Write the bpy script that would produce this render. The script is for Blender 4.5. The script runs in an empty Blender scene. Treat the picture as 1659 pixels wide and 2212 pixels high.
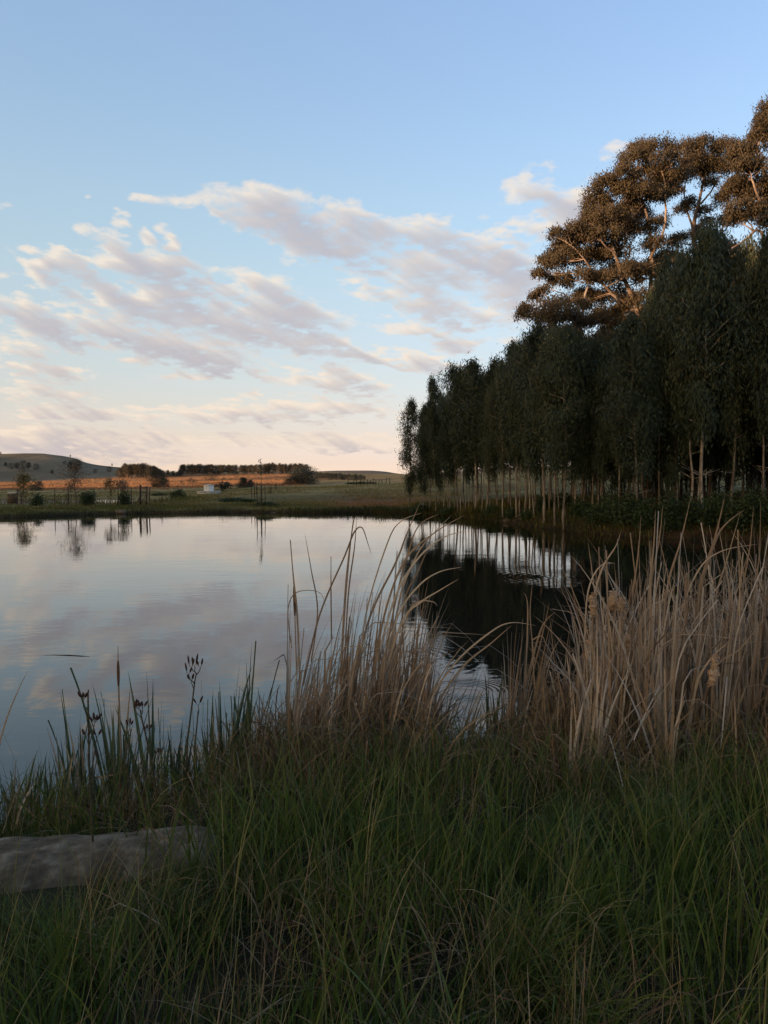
import bpy, math, random
import numpy as np
from mathutils import Vector, Matrix, Quaternion

C = bpy.context.scene
COL = C.collection
rng = np.random.default_rng(7)
random.seed(7)
R = math.radians

# ------------------------------------------------------------------ camera
HC = 2.2                                   # eye height above the water
T = 0.664                                  # tan of half the vertical field of view
PITCH = math.atan(66 / 1106 * T)
cam_d = bpy.data.cameras.new('camera')
cam_d.sensor_fit = 'VERTICAL'
cam_d.angle_y = 2 * math.atan(T)
cam_d.clip_start = 0.05
cam_d.clip_end = 9000
cam = bpy.data.objects.new('camera', cam_d)
COL.objects.link(cam)
cam.location = (0, 0, HC)
cam.rotation_euler = (R(90) - PITCH, 0, 0)
C.camera = cam

# ------------------------------------------------------------------ sun and sky
SUN_AZ, SUN_EL = R(125), R(4.0)            # azimuth from the view direction towards the left, behind the viewer
SD = np.array([-math.sin(SUN_AZ) * math.cos(SUN_EL), math.cos(SUN_AZ) * math.cos(SUN_EL), math.sin(SUN_EL)])
sun_d = bpy.data.lights.new('sun', 'SUN')
sun_d.energy = 2.3
sun_d.angle = R(0.5)
sun_d.color = (1.0, 0.60, 0.35)
sun = bpy.data.objects.new('sun', sun_d)
COL.objects.link(sun)
sun.rotation_euler = Vector(SD).to_track_quat('Z', 'Y').to_euler()
sun.location = (-200, -140, 60)

C.view_settings.view_transform = 'Standard'
C.view_settings.look = 'None'
C.view_settings.gamma = 1
C.view_settings.exposure = 1.8
C.cycles.max_bounces = 8
C.cycles.transparent_max_bounces = 8
C.cycles.sample_clamp_indirect = 4

def ray(xd, yd):
    """direction through a point of the photograph (1659 x 2212 units), scaled so that y = 1"""
    cx = (xd - 829.5) / 1106 * T
    cy = (1106 - yd) / 1106 * T
    c, s = math.cos(PITCH), math.sin(PITCH)
    y = c + cy * s
    return np.array([cx / y, 1.0, (-s + cy * c) / y])

def at(xd, yd, Y):
    return np.array([0, 0, HC]) + ray(xd, yd) * Y

def px(n, Y):
    return n * T / 1106 * Y

world = bpy.data.worlds.new('World')
C.world = world
world.use_nodes = True
wt = world.node_tree
wt.nodes.clear()

def node(tree, kind, **kw):
    n = tree.nodes.new(kind)
    for k, v in kw.items():
        setattr(n, k, v)
    return n

def mth(tree, op, a, b=None, c=None, clamp=False):
    n = node(tree, 'ShaderNodeMath', operation=op, use_clamp=clamp)
    for i, v in enumerate((a, b, c)):
        if v is None:
            continue
        if isinstance(v, (int, float)):
            n.inputs[i].default_value = v
        else:
            tree.links.new(v, n.inputs[i])
    return n.outputs[0]

def smooth(tree, v, a, b, o0=0.0, o1=1.0):
    n = node(tree, 'ShaderNodeMapRange', interpolation_type='SMOOTHSTEP')
    tree.links.new(v, n.inputs['Value'])
    n.inputs['From Min'].default_value = a
    n.inputs['From Max'].default_value = b
    n.inputs['To Min'].default_value = o0
    n.inputs['To Max'].default_value = o1
    return n.outputs[0]

def mixc(tree, f, a, b, blend='MIX'):
    n = node(tree, 'ShaderNodeMix', data_type='RGBA', blend_type=blend)
    for k, v in ((0, f), (6, a), (7, b)):
        if isinstance(v, (int, float)):
            n.inputs[k].default_value = v
        elif isinstance(v, (tuple, list)):
            n.inputs[k].default_value = tuple(v) + (1,) * (4 - len(v))
        else:
            tree.links.new(v, n.inputs[k])
    return n.outputs[2]

# clouds: (x, y, half length, half height, tilt, weight) on the dome of the sky
CLOUDS = [
 (315,433,62,20,12,.85),(455,455,85,30,14,.9),(470,418,70,22,18,.5),(563,465,48,44,0,1.1),(640,490,70,45,30,.9),
 (715,500,110,75,22,1.1),(745,470,70,40,5,.9),(830,590,170,58,24,1.1),(900,640,90,35,10,.7),(985,545,190,62,14,1.1),(930,500,80,40,10,.8),
 (1060,535,90,45,5,1.0),(1090,600,110,50,12,.9),(1150,415,75,40,5,.9),(1230,425,60,38,0,.9),(1185,490,105,28,-3,.95),(1250,470,60,45,0,.8),
 (1310,291,22,14,0,.7),(1338,337,46,26,-10,.95),(1200,370,40,20,0,.3),
 (225,500,52,28,0,1.0),(245,480,30,18,0,.7),(235,547,50,26,20,1.0),(365,512,20,26,-20,.65),(316,533,24,32,0,.55),
 (120,562,88,24,-3,1.15),(85,590,52,30,25,1.0),(160,615,90,32,30,.8),(235,640,140,34,8,1.1),(300,660,100,30,5,.8),
 (300,570,60,34,25,1.05),(350,600,70,44,30,1.05),(430,640,130,66,12,1.1),(530,610,110,42,8,.8),(560,690,190,55,10,1.1),(640,680,80,40,0,.9),(640,735,120,30,12,.7),
 (30,648,70,18,3,.9),(60,690,140,34,8,1.0),(200,705,200,34,5,1.0),(300,735,150,28,8,.8),(140,735,150,22,4,.6),
 (930,705,125,32,4,1.0),(1080,690,68,44,0,1.0),(1090,660,60,26,0,.7),(985,746,62,16,3,.8),
 (390,770,150,40,6,1.0),(450,790,140,26,3,.8),(500,802,70,14,4,.8),(260,750,130,24,6,.6),
 (35,772,95,36,5,1.0),(110,808,90,16,5,.9),(830,770,190,22,7,.9),(900,785,140,16,4,.7),
 (700,812,80,24,0,.9),(730,832,130,22,8,1.05),(80,842,150,16,5,.9),(90,862,140,12,6,.8),
 (545,898,150,18,4,.95),(470,888,80,12,4,.7),(690,880,220,16,2,.9),(760,895,120,10,0,.6),(230,898,210,13,4,.9),(60,893,120,10,2,.6),
 (120,935,230,16,3,.9),(305,947,60,10,4,.8),(720,955,190,20,2,.85),(760,970,120,12,0,.6),(180,975,290,34,3,.75),(60,960,150,22,0,.5),(520,950,150,10,0,.4),(330,880,70,8,0,.6),
 (590,860,90,10,3,.55),(700,918,50,8,3,.5),(180,410,26,14,0,.3),(30,450,50,22,30,.3),(10,560,50,22,0,.35),(980,470,120,18,0,.3)]

def vnoise(x, y, seed, n=256):
    g = np.random.default_rng(seed).random((n, n))
    xi = np.floor(x).astype(int)
    yi = np.floor(y).astype(int)
    fx = x - xi
    fy = y - yi
    fx = fx * fx * fx * (fx * (fx * 6 - 15) + 10)
    fy = fy * fy * fy * (fy * (fy * 6 - 15) + 10)
    a = g[xi % n, yi % n] * (1 - fx) + g[(xi + 1) % n, yi % n] * fx
    b = g[xi % n, (yi + 1) % n] * (1 - fx) + g[(xi + 1) % n, (yi + 1) % n] * fx
    return a * (1 - fy) + b * fy - 0.5

def fbm(x, y, octaves=5, seed=1, rough=0.5):
    s, a, t = 0.0, 1.0, 0.0
    for o in range(octaves):
        s = s + a * vnoise(x * 2 ** o + 17.3 * o, y * 2 ** o - 9.1 * o, seed + o)
        t += a
        a *= rough
    return s / t * 2

# the cloud layer: its thickness and the light through it, as a chart over the sky ahead (u = x/y, v = z/y)
CU0, CU1, CV0, CV1, CW, CH = -1.3, 1.3, -0.02, 1.0, 2048, 1024
def cloud_chart():
    u, v = np.meshgrid(np.linspace(CU0, CU1, CW), np.linspace(CV0, CV1, CH))
    dd = 1 / (0.20 + np.clip(v, 0, 2))
    wu = u + 0.026 * fbm(u * dd * 11, dd * 11, 5, 11)
    wv = v + 0.022 * fbm(u * dd * 11, dd * 11, 5, 31)  / dd * 2.2
    D = np.zeros_like(u)
    for (x, y, a, b, tilt, w) in CLOUDS:
        r_ = ray(x, y)
        ta = -R(tilt)
        du, dv = wu - r_[0], wv - r_[2]
        p = (du * math.cos(ta) + dv * math.sin(ta)) / px(a, 1) / 0.78
        q = (-du * math.sin(ta) + dv * math.cos(ta)) / px(b, 1) / 0.76
        D += 1.16 * w * np.exp(-(p * p + q * q) * 0.9)
    # clouds to the sides, outside the view
    side = np.clip((np.abs(u) - 0.50) / 0.2, 0, 1) * np.clip((v - 0.03) / 0.05, 0, 1) * np.clip((0.55 - v) / 0.2, 0, 1)
    D += side * np.clip(fbm(u * dd * 1.5, dd * 3, 4, 77) * 2.2, 0, 1)
    D = 1.25 * (1 - np.exp(-D))
    det = .55 * fbm(u * dd * 9, dd * 11, 3, 51, 0.5) + .65 * fbm(u * dd * 22, dd * 26, 5, 57, 0.6)
    fine = fbm(u * dd * 30, dd * 26, 4, 91, 0.6)
    dens = D * (1 + 1.0 * det) + 0.30 * det * np.clip(D * 2.2, 0, 1) + 0.20 * fine * np.clip(D * 3, 0, 1) - (0.31 - 0.13 * np.clip((.15 - v) / .10, 0, 1))
    dens = np.clip(dens, 0, None)
    alpha = 1 - np.exp(-3.0 * dens ** 1.25)
    # light comes in from the upper left: thickness gathered on the way
    tau = np.zeros_like(u)
    for k in range(1, 15):
        sx_, sy_ = int(round(-2.4 * k)), int(round(1.9 * k))
        tau += np.roll(dens, (-sy_, -sx_), (0, 1))
    lit = 1.45 * np.exp(-0.30 * tau) + 0.22 * np.clip(1 - alpha, 0, 1) + 0.22 * det
    lit = np.clip(lit + 0.04, 0, 1)
    return alpha, lit

c_alpha, c_lit = cloud_chart()
chart = bpy.data.images.new('cloud_chart', CW, CH, alpha=False, float_buffer=True, is_data=True)
_pix = np.ones((CH, CW, 4), np.float32)
_pix[..., 0] = c_alpha
_pix[..., 1] = c_lit
chart.pixels.foreach_set(_pix.ravel())
chart.update()
tc = node(wt, 'ShaderNodeTexCoord')
sx = node(wt, 'ShaderNodeSeparateXYZ')
wt.links.new(tc.outputs['Generated'], sx.inputs[0])
yy = mth(wt, 'MAXIMUM', sx.outputs[1], 0.08)
uu = mth(wt, 'DIVIDE', sx.outputs[0], yy)
vv = mth(wt, 'MAXIMUM', mth(wt, 'DIVIDE', sx.outputs[2], yy), 0.0)
pc = node(wt, 'ShaderNodeCombineXYZ')
wt.links.new(uu, pc.inputs[0])
wt.links.new(vv, pc.inputs[1])

pm = node(wt, 'ShaderNodeMapping')
wt.links.new(pc.outputs[0], pm.inputs['Vector'])
pm.inputs['Scale'].default_value = (1 / (CU1 - CU0), 1 / (CV1 - CV0), 1)
pm.inputs['Location'].default_value = (-CU0 / (CU1 - CU0), -CV0 / (CV1 - CV0), 0)
ct = node(wt, 'ShaderNodeTexImage', image=chart, interpolation='Linear', extension='EXTEND')
wt.links.new(pm.outputs[0], ct.inputs['Vector'])
cs = node(wt, 'ShaderNodeSeparateColor')
wt.links.new(ct.outputs['Color'], cs.inputs[0])
alpha, lit = cs.outputs[0], cs.outputs[1]
elev = sx.outputs[2]
SKY_K = 0.12
sky = node(wt, 'ShaderNodeTexSky', sky_type='NISHITA')
sky.sun_disc = False
sky.sun_elevation = SUN_EL
sky.sun_rotation = -SUN_AZ
sky.altitude = 1200
sky.air_density = 1.0
sky.dust_density = 1.0
sky.ozone_density = 1.5
# evening tint of the air: rose along the skyline, clear blue above
ramp = node(wt, 'ShaderNodeValToRGB')
wt.links.new(elev, ramp.inputs[0])
cr = ramp.color_ramp
TINTS = [(0.0, (.39, .44, 1.19)), (1.0, (.61, .58, .67)), (0.0239, (.332, .322, .707)), (0.0538, (.351, .289, .441)), (0.0951, (.404, .317, .383)),
         (0.1416, (.461, .367, .398)), (0.1982, (.527, .430, .441)), (0.2526, (.585, .490, .482)), (0.3293, (.63, .550, .550)), (0.3996, (.645, .582, .610)),
         (0.4631, (.665, .605, .655)), (0.5197, (.68, .625, .690))]    # half values, doubled below
for i, (p, c) in enumerate(TINTS):
    e = cr.elements[i] if i < 2 else cr.elements.new(p)
    e.position = p
    e.color = c + (1,)
# the western half of the sky, behind the viewer, keeps its warm afterglow
sdn = node(wt, 'ShaderNodeVectorMath', operation='DOT_PRODUCT')
wt.links.new(tc.outputs['Generated'], sdn.inputs[0])
sdn.inputs[1].default_value = (float(SD[0]), float(SD[1]), 0.0)
west = smooth(wt, sdn.outputs['Value'], 0.12, 0.75)
tintc = mixc(wt, west, ramp.outputs[0], (.66, .42, .25))
skyc = mixc(wt, 1.0, mixc(wt, 1.0, sky.outputs[0], tintc, 'MULTIPLY'), (2, 2, 2), 'MULTIPLY')
skyc = mixc(wt, 1.0, skyc, mixc(wt, smooth(wt, sx.outputs[0], -0.45, 0.45), (1.29, 1.22, 1.10), (1.02, .985, .955)), 'MULTIPLY')
CL_LIT, CL_DARK = (2.30, 1.98, 1.64), (1.15, 1.125, 1.28)
ccol = mixc(wt, lit, CL_DARK, CL_LIT)
low = smooth(wt, vv, 0.02, 0.30)
ccol = mixc(wt, 1.0, ccol, mixc(wt, low, (1.0, .955, .93), (1.0, 1.0, 1.0)), 'MULTIPLY')
front = smooth(wt, sx.outputs[1], 0.05, 0.2)
opac = mth(wt, 'MULTIPLY', mth(wt, 'MULTIPLY', alpha, front), 0.92)
skyc = mixc(wt, opac, skyc, ccol)
bg = node(wt, 'ShaderNodeBackground')
bg.inputs['Strength'].default_value = SKY_K
wt.links.new(skyc, bg.inputs['Color'])
wo = node(wt, 'ShaderNodeOutputWorld')
wt.links.new(bg.outputs[0], wo.inputs['Surface'])

# ------------------------------------------------------------------ building helpers
def tag(o, label, cat, group=None, kind=None):
    if label: o['label'] = label
    if cat: o['category'] = cat
    if group: o['group'] = group
    if kind: o['kind'] = kind
    return o

def thing(name, label, cat, loc=(0, 0, 0), rz=0.0, group=None, scale=1.0):
    o = bpy.data.objects.new(name, None)
    o.empty_display_size = 0.2
    COL.objects.link(o)
    o.location = tuple(float(v) for v in loc)
    o.rotation_euler = (0, 0, rz)
    o.scale = (scale,) * 3 if isinstance(scale, (int, float)) else tuple(scale)
    return tag(o, label, cat, group)

class MB:
    """gathers vertices and faces (each face with a tone and a material slot) into one mesh"""
    def __init__(self):
        self.v, self.f, self.t, self.m, self.n = [], [], [], [], 0
    def add(self, v, f, tone=0.5, mi=0):
        v = np.asarray(v, float).reshape(-1, 3)
        f = np.asarray(f, int)
        self.f.append(f + self.n)
        tone = np.broadcast_to(np.asarray(tone, float), (len(f),))
        self.t.append(tone)
        self.m.append(np.full(len(f), mi))
        self.v.append(v)
        self.n += len(v)
        return self
    def tube(self, pts, rad, sides=6, tone=0.5, mi=0, cap=True):
        pts = np.asarray(pts, float)
        n = len(pts)
        rad = np.broadcast_to(np.asarray(rad, float), (n,))
        tan = np.gradient(pts, axis=0)
        tan /= np.linalg.norm(tan, axis=1)[:, None] + 1e-9
        ref = np.array([1.0, 0.13, 0.07]) if abs(tan[0][0]) < 0.8 else np.array([0.1, 1.0, 0.2])
        a = np.cross(tan, ref)
        a /= np.linalg.norm(a, axis=1)[:, None] + 1e-9
        b = np.cross(tan, a)
        th = np.linspace(0, 2 * math.pi, sides, endpoint=False)
        v = pts[:, None] + rad[:, None, None] * (a[:, None] * np.cos(th)[None, :, None] + b[:, None] * np.sin(th)[None, :, None])
        i = np.arange(n - 1)[:, None] * sides
        j = np.arange(sides)[None]
        k = (j + 1) % sides
        f = np.stack([i + j, i + k, i + sides + k, i + sides + j], -1).reshape(-1, 4)
        self.add(v, f, tone, mi)
        if cap and sides == 4:
            self.f.append(np.array([[0, 1, 2, 3], [(n - 1) * 4 + q for q in (3, 2, 1, 0)]]) + self.n - n * sides)
            self.t.append(np.full(2, float(np.mean(tone)))); self.m.append(np.full(2, mi))
        elif cap:
            c0 = self.n
            self.v.append(np.array([pts[0], pts[-1]])); self.n += 2
            base = c0 - n * sides
            fs = [[base + (q + 1) % sides, base + q, c0] for q in range(sides)]
            fs += [[base + (n - 1) * sides + q, base + (n - 1) * sides + (q + 1) % sides, c0 + 1] for q in range(sides)]
            self.f.append(np.array(fs)); self.t.append(np.full(len(fs), float(np.mean(tone)))); self.m.append(np.full(len(fs), mi))
        return self
    def box(self, c, s, tone=0.5, mi=0, rz=0.0):
        c = np.asarray(c, float); s = np.asarray(s, float) / 2
        q = np.array([[x, y, z] for x in (-1, 1) for y in (-1, 1) for z in (-1, 1)]) * s
        if rz:
            cz, sz = math.cos(rz), math.sin(rz)
            q = np.stack([q[:, 0] * cz - q[:, 1] * sz, q[:, 0] * sz + q[:, 1] * cz, q[:, 2]], 1)
        return self.add(q + c, [[0, 1, 3, 2], [4, 6, 7, 5], [0, 4, 5, 1], [2, 3, 7, 6], [0, 2, 6, 4], [1, 5, 7, 3]], tone, mi)
    def mesh(self, name, mats, smooth_shade=False):
        me = bpy.data.meshes.new(name)
        V = np.concatenate(self.v).astype(np.float32)
        me.vertices.add(len(V))
        me.vertices.foreach_set('co', V.ravel())
        sizes = np.concatenate([np.full(len(f), f.shape[1]) for f in self.f])
        loops = np.concatenate([f.ravel() for f in self.f]).astype(np.int32)
        me.loops.add(len(loops))
        me.polygons.add(len(sizes))
        me.loops.foreach_set('vertex_index', loops)
        me.polygons.foreach_set('loop_start', np.concatenate([[0], np.cumsum(sizes)[:-1]]).astype(np.int32))
        me.polygons.foreach_set('loop_total', sizes.astype(np.int32))
        for mt in (mats if isinstance(mats, (list, tuple)) else [mats]):
            me.materials.append(mt)
        me.polygons.foreach_set('material_index', np.concatenate(self.m).astype(np.int32))
        at_ = me.attributes.new('tone', 'FLOAT', 'FACE')
        at_.data.foreach_set('value', np.concatenate(self.t).astype(np.float32))
        me.update(calc_edges=True)
        if smooth_shade:
            me.polygons.foreach_set('use_smooth', np.ones(len(sizes), bool))
        return me

def link(name, me, parent=None, loc=(0, 0, 0), rz=0.0):
    o = bpy.data.objects.new(name, me)
    COL.objects.link(o)
    o.parent = parent
    o.location = tuple(float(v) for v in loc)
    o.rotation_euler = (0, 0, rz)
    return o

def dup(root, loc, rz=0.0, scale=1.0, label=None, group=None, tilt=None):
    r = root.copy()
    COL.objects.link(r)
    r.location = tuple(float(v) for v in loc)
    r.rotation_euler = (0, 0, rz) if tilt is None else (tilt[0], tilt[1], rz)
    r.scale = (scale,) * 3 if isinstance(scale, (int, float)) else tuple(scale)
    if label: r['label'] = label
    if group: r['group'] = group
    for ch in list(root.children):
        c = ch.copy()
        COL.objects.link(c)
        c.parent = r
        for g_ in ch.children:
            d = g_.copy()
            COL.objects.link(d)
            d.parent = c
    return r

# ------------------------------------------------------------------ materials
def material(name):
    m = bpy.data.materials.new(name)
    m.use_nodes = True
    m.node_tree.nodes.clear()
    return m, m.node_tree

def finish(t, shader):
    o = node(t, 'ShaderNodeOutputMaterial')
    t.links.new(shader, o.inputs['Surface'])

def ramp_of(t, fac, stops):
    r = node(t, 'ShaderNodeValToRGB')
    t.links.new(fac, r.inputs[0])
    for i, (p, c) in enumerate(stops):
        e = r.color_ramp.elements[i] if i < 2 else r.color_ramp.elements.new(p)
        e.position = p
        e.color = tuple(c) + (1,)
    return r.outputs[0]

def attr(t, name):
    return node(t, 'ShaderNodeAttribute', attribute_name=name)

def leaf_material(name, stops, trans=0.3, rough=0.6, spec=0.3, vary=0.25):
    """thin leaves: tone of each leaf through a ramp, a little different from plant to plant"""
    m, t = material(name)
    a = attr(t, 'tone')
    oi = node(t, 'ShaderNodeObjectInfo')
    f = mth(t, 'ADD', a.outputs['Fac'], mth(t, 'MULTIPLY', mth(t, 'SUBTRACT', oi.outputs['Random'], 0.5), vary), clamp=True)
    c = ramp_of(t, f, stops)
    p = node(t, 'ShaderNodeBsdfPrincipled')
    t.links.new(c, p.inputs['Base Color'])
    p.inputs['Roughness'].default_value = rough
    p.inputs['Specular IOR Level'].default_value = spec
    tr = node(t, 'ShaderNodeBsdfTranslucent')
    t.links.new(c, tr.inputs['Color'])
    mx = node(t, 'ShaderNodeMixShader')
    mx.inputs[0].default_value = trans
    t.links.new(p.outputs[0], mx.inputs[1])
    t.links.new(tr.outputs[0], mx.inputs[2])
    finish(t, mx.outputs[0])
    return m

def rough_material(name, stops, scale=6.0, detail=6, rough=0.85, bump=0.3, dist=0.02, stretch=(1, 1, 1), spec=0.25, vary=0.0):
    m, t = material(name)
    tc_ = node(t, 'ShaderNodeTexCoord')
    mp = node(t, 'ShaderNodeMapping')
    mp.inputs['Scale'].default_value = stretch
    t.links.new(tc_.outputs['Object'], mp.inputs['Vector'])
    n = node(t, 'ShaderNodeTexNoise')
    n.inputs['Scale'].default_value = scale
    n.inputs['Detail'].default_value = detail
    n.inputs['Roughness'].default_value = 0.62
    t.links.new(mp.outputs[0], n.inputs['Vector'])
    f = smooth(t, n.outputs['Fac'], 0.28, 0.72)
    c = ramp_of(t, f, stops)
    if vary:
        oi = node(t, 'ShaderNodeObjectInfo')
        k = mth(t, 'MULTIPLY_ADD', mth(t, 'POWER', oi.outputs['Random'], 1.6), vary, 1.0 - vary)
        kc = node(t, 'ShaderNodeCombineColor')
        for q in range(3):
            t.links.new(k, kc.inputs[q])
        c = mixc(t, 1.0, c, kc.outputs[0], 'MULTIPLY')
    p = node(t, 'ShaderNodeBsdfPrincipled')
    t.links.new(c, p.inputs['Base Color'])
    p.inputs['Roughness'].default_value = rough
    p.inputs['Specular IOR Level'].default_value = spec
    b = node(t, 'ShaderNodeBump')
    b.inputs['Strength'].default_value = bump
    b.inputs['Distance'].default_value = dist
    t.links.new(n.outputs['Fac'], b.inputs['Height'])
    t.links.new(b.outputs[0], p.inputs['Normal'])
    finish(t, p.outputs[0])
    return m

M_YOUNG = leaf_material('young_gum_leaves', [(0, (.020, .034, .023)), (.4, (.032, .052, .033)), (.75, (.050, .070, .040)), (1, (.085, .088, .046))], 0.22, vary=.6)
M_GUM = leaf_material('gum_leaves', [(0, (.050, .043, .026)), (.5, (.092, .074, .043)), (1, (.138, .108, .062))], 0.36)
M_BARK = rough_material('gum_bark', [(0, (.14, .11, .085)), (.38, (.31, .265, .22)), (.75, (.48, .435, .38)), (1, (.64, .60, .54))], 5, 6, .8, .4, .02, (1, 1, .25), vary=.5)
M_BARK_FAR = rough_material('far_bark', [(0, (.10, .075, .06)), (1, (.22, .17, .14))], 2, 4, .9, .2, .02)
M_BARK_SHADED = rough_material('shaded_bark', [(0, (.05, .036, .028)), (.5, (.10, .075, .056)), (1, (.17, .135, .105))], 5, 6, .85, .4, .02, (1, 1, .25))  # shade inside the stand put into a darker bark
M_BARK_RED = rough_material('reddish_bark', [(0, (.10, .055, .035)), (.5, (.19, .115, .075)), (1, (.30, .21, .15))], 5, 6, .85, .4, .02, (1, 1, .25))
M_GUMBARK = rough_material('old_gum_bark', [(0, (.10, .07, .05)), (.4, (.20, .15, .115)), (1, (.34, .29, .24))], 1.6, 6, .75, .3, .03, (1, 1, .3))
M_FAR = leaf_material('far_tree_leaves', [(0, (.026, .028, .020)), (.5, (.044, .042, .027)), (1, (.068, .058, .036))], 0.15, vary=.5)
M_FARDARK = leaf_material('dark_tree_leaves', [(0, (.018, .026, .022)), (.5, (.030, .040, .030)), (1, (.045, .055, .036))], 0.12, vary=.4)
M_AUTUMN = leaf_material('autumn_leaves', [(0, (.10, .065, .045)), (.5, (.17, .115, .075)), (1, (.24, .17, .10))], 0.3)
M_YELLOW = leaf_material('yellowing_leaves', [(0, (.085, .080, .030)), (.5, (.17, .13, .045)), (1, (.24, .18, .07))], 0.3)
M_SHRUB = leaf_material('shrub_leaves', [(0, (.022, .040, .018)), (.5, (.038, .064, .026)), (1, (.06, .09, .035))], 0.25)
M_BUSH = leaf_material('bank_bush_leaves', [(0, (.026, .046, .020)), (.5, (.045, .072, .030)), (1, (.075, .105, .042))], 0.25)
M_REED = leaf_material('dry_reed', [(0, (.13, .085, .055)), (.35, (.26, .185, .125)), (.7, (.38, .295, .21)), (1, (.56, .49, .40))], 0.22, .5, .35, vary=.15)
M_REEDG = leaf_material('green_reed', [(0, (.035, .058, .040)), (.5, (.055, .088, .050)), (.85, (.10, .13, .06)), (1, (.22, .17, .09))], 0.3, .45, .4, vary=.2)
M_GRASS = leaf_material('green_grass', [(0, (.026, .044, .008)), (.4, (.062, .100, .018)), (.75, (.118, .150, .034)), (.9, (.19, .17, .06)), (1, (.34, .27, .15))], 0.3, .55, .3, vary=0)
M_STRAW = leaf_material('straw', [(0, (.10, .10, .03)), (.5, (.18, .16, .055)), (1, (.36, .29, .16))], 0.25, .5, .3, vary=0)
M_LITTER = leaf_material('dead_reed_litter', [(0, (.08, .055, .028)), (.5, (.18, .125, .07)), (1, (.34, .26, .17))], 0.15, .7, .2, vary=0)
M_BANKGR = leaf_material('bank_grass', [(0, (.026, .032, .010)), (.4, (.078, .080, .020)), (.75, (.165, .140, .040)), (1, (.24, .125, .05))], 0.25, .6, .2, vary=0)
M_SEED = rough_material('dark_seed_heads', [(0, (.028, .016, .014)), (1, (.075, .042, .034))], 300, 4, .9, .6, .002)
M_STEMD = rough_material('weed_stem', [(0, (.035, .035, .020)), (1, (.085, .075, .04))], 60, 4, .8, .3, .002)
M_SPIKE = rough_material('cattail_spike', [(0, (.07, .035, .02)), (1, (.15, .085, .05))], 250, 4, .9, .6, .002)
M_FLUFF = rough_material('cattail_fluff', [(0, (.30, .20, .13)), (.5, (.46, .34, .24)), (1, (.60, .48, .37))], 90, 6, 1.0, 1.0, .01)
M_STONE = rough_material('boulder_stone', [(0, (.045, .034, .021)), (.4, (.10, .079, .052)), (.65, (.14, .114, .077)), (1, (.24, .205, .15))], 7.5, 12, .95, 1.0, .05)
M_POST = rough_material('fence_post', [(0, (.035, .024, .02)), (1, (.085, .055, .042))], 20, 4, .8, .3, .01)
M_STAKE = rough_material('stake_wood', [(0, (.03, .024, .02)), (1, (.075, .055, .042))], 20, 4, .85, .3, .01)
M_WIRE = rough_material('fence_wire', [(0, (.08, .075, .07)), (1, (.14, .13, .12))], 20, 2, .5, .1, .002)
M_TANK = rough_material('white_tank', [(0, (.60, .61, .61)), (1, (.76, .77, .77))], 2.0, 5, .55, .1, .02, (3, 3, .4))
M_CONC = rough_material('pale_concrete', [(0, (.42, .43, .42)), (1, (.58, .59, .58))], 3, 6, .85, .2, .02)
M_WOOD = rough_material('old_timber', [(0, (.045, .035, .028)), (1, (.11, .085, .065))], 15, 5, .85, .3, .01)

# ------------------------------------------------------------------ shape of the land
POND = np.array([(-30, 4.5), (-12, 3.6), (-4, 4.55), (-2.2, 4.95), (-1, 5.7), (0, 6.2), (1.5, 6.5), (2.5, 6.4), (4, 7.3), (8, 9.2), (13, 12.5), (17, 18),
                 (17.5, 23), (14.6, 27.6), (12.2, 29.0), (10.2, 29.6), (8.9, 32.2), (7.7, 35.4), (6.8, 39.6), (5.7, 44.5), (4.2, 49), (2.2, 52), (-1, 54), (-5, 53.6), (-8, 54.2), (-12, 54),
                 (-16, 53), (-19, 51.5), (-21.5, 48), (-24.5, 45), (-32, 40), (-36, 25), (-34, 12)], float)
POND2 = np.array([(-48, 66), (-30, 65), (-22.5, 66.5), (-20.2, 70), (-19.5, 74), (-20.6, 79), (-24, 83), (-38, 88), (-60, 88), (-60, 67)], float)
W2 = 0.30

def poly_sd(P, x, y):
    """signed distance to a polygon: negative inside"""
    x = np.asarray(x, float); y = np.asarray(y, float)
    best = np.full(x.shape, 1e18)
    inside = np.zeros(x.shape, bool)
    n = len(P)
    for i in range(n):
        ax, ay = P[i]; bx, by = P[(i + 1) % n]
        dx, dy = bx - ax, by - ay
        t = np.clip(((x - ax) * dx + (y - ay) * dy) / (dx * dx + dy * dy), 0, 1)
        best = np.minimum(best, (x - ax - t * dx) ** 2 + (y - ay - t * dy) ** 2)
        c = ((ay > y) != (by > y))
        with np.errstate(divide='ignore', invalid='ignore'):
            xc = dx * (y - ay) / (dy if dy else 1e-12) + ax
        inside ^= c & (x < xc)
    d = np.sqrt(best)
    return np.where(inside, -d, d)

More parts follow.
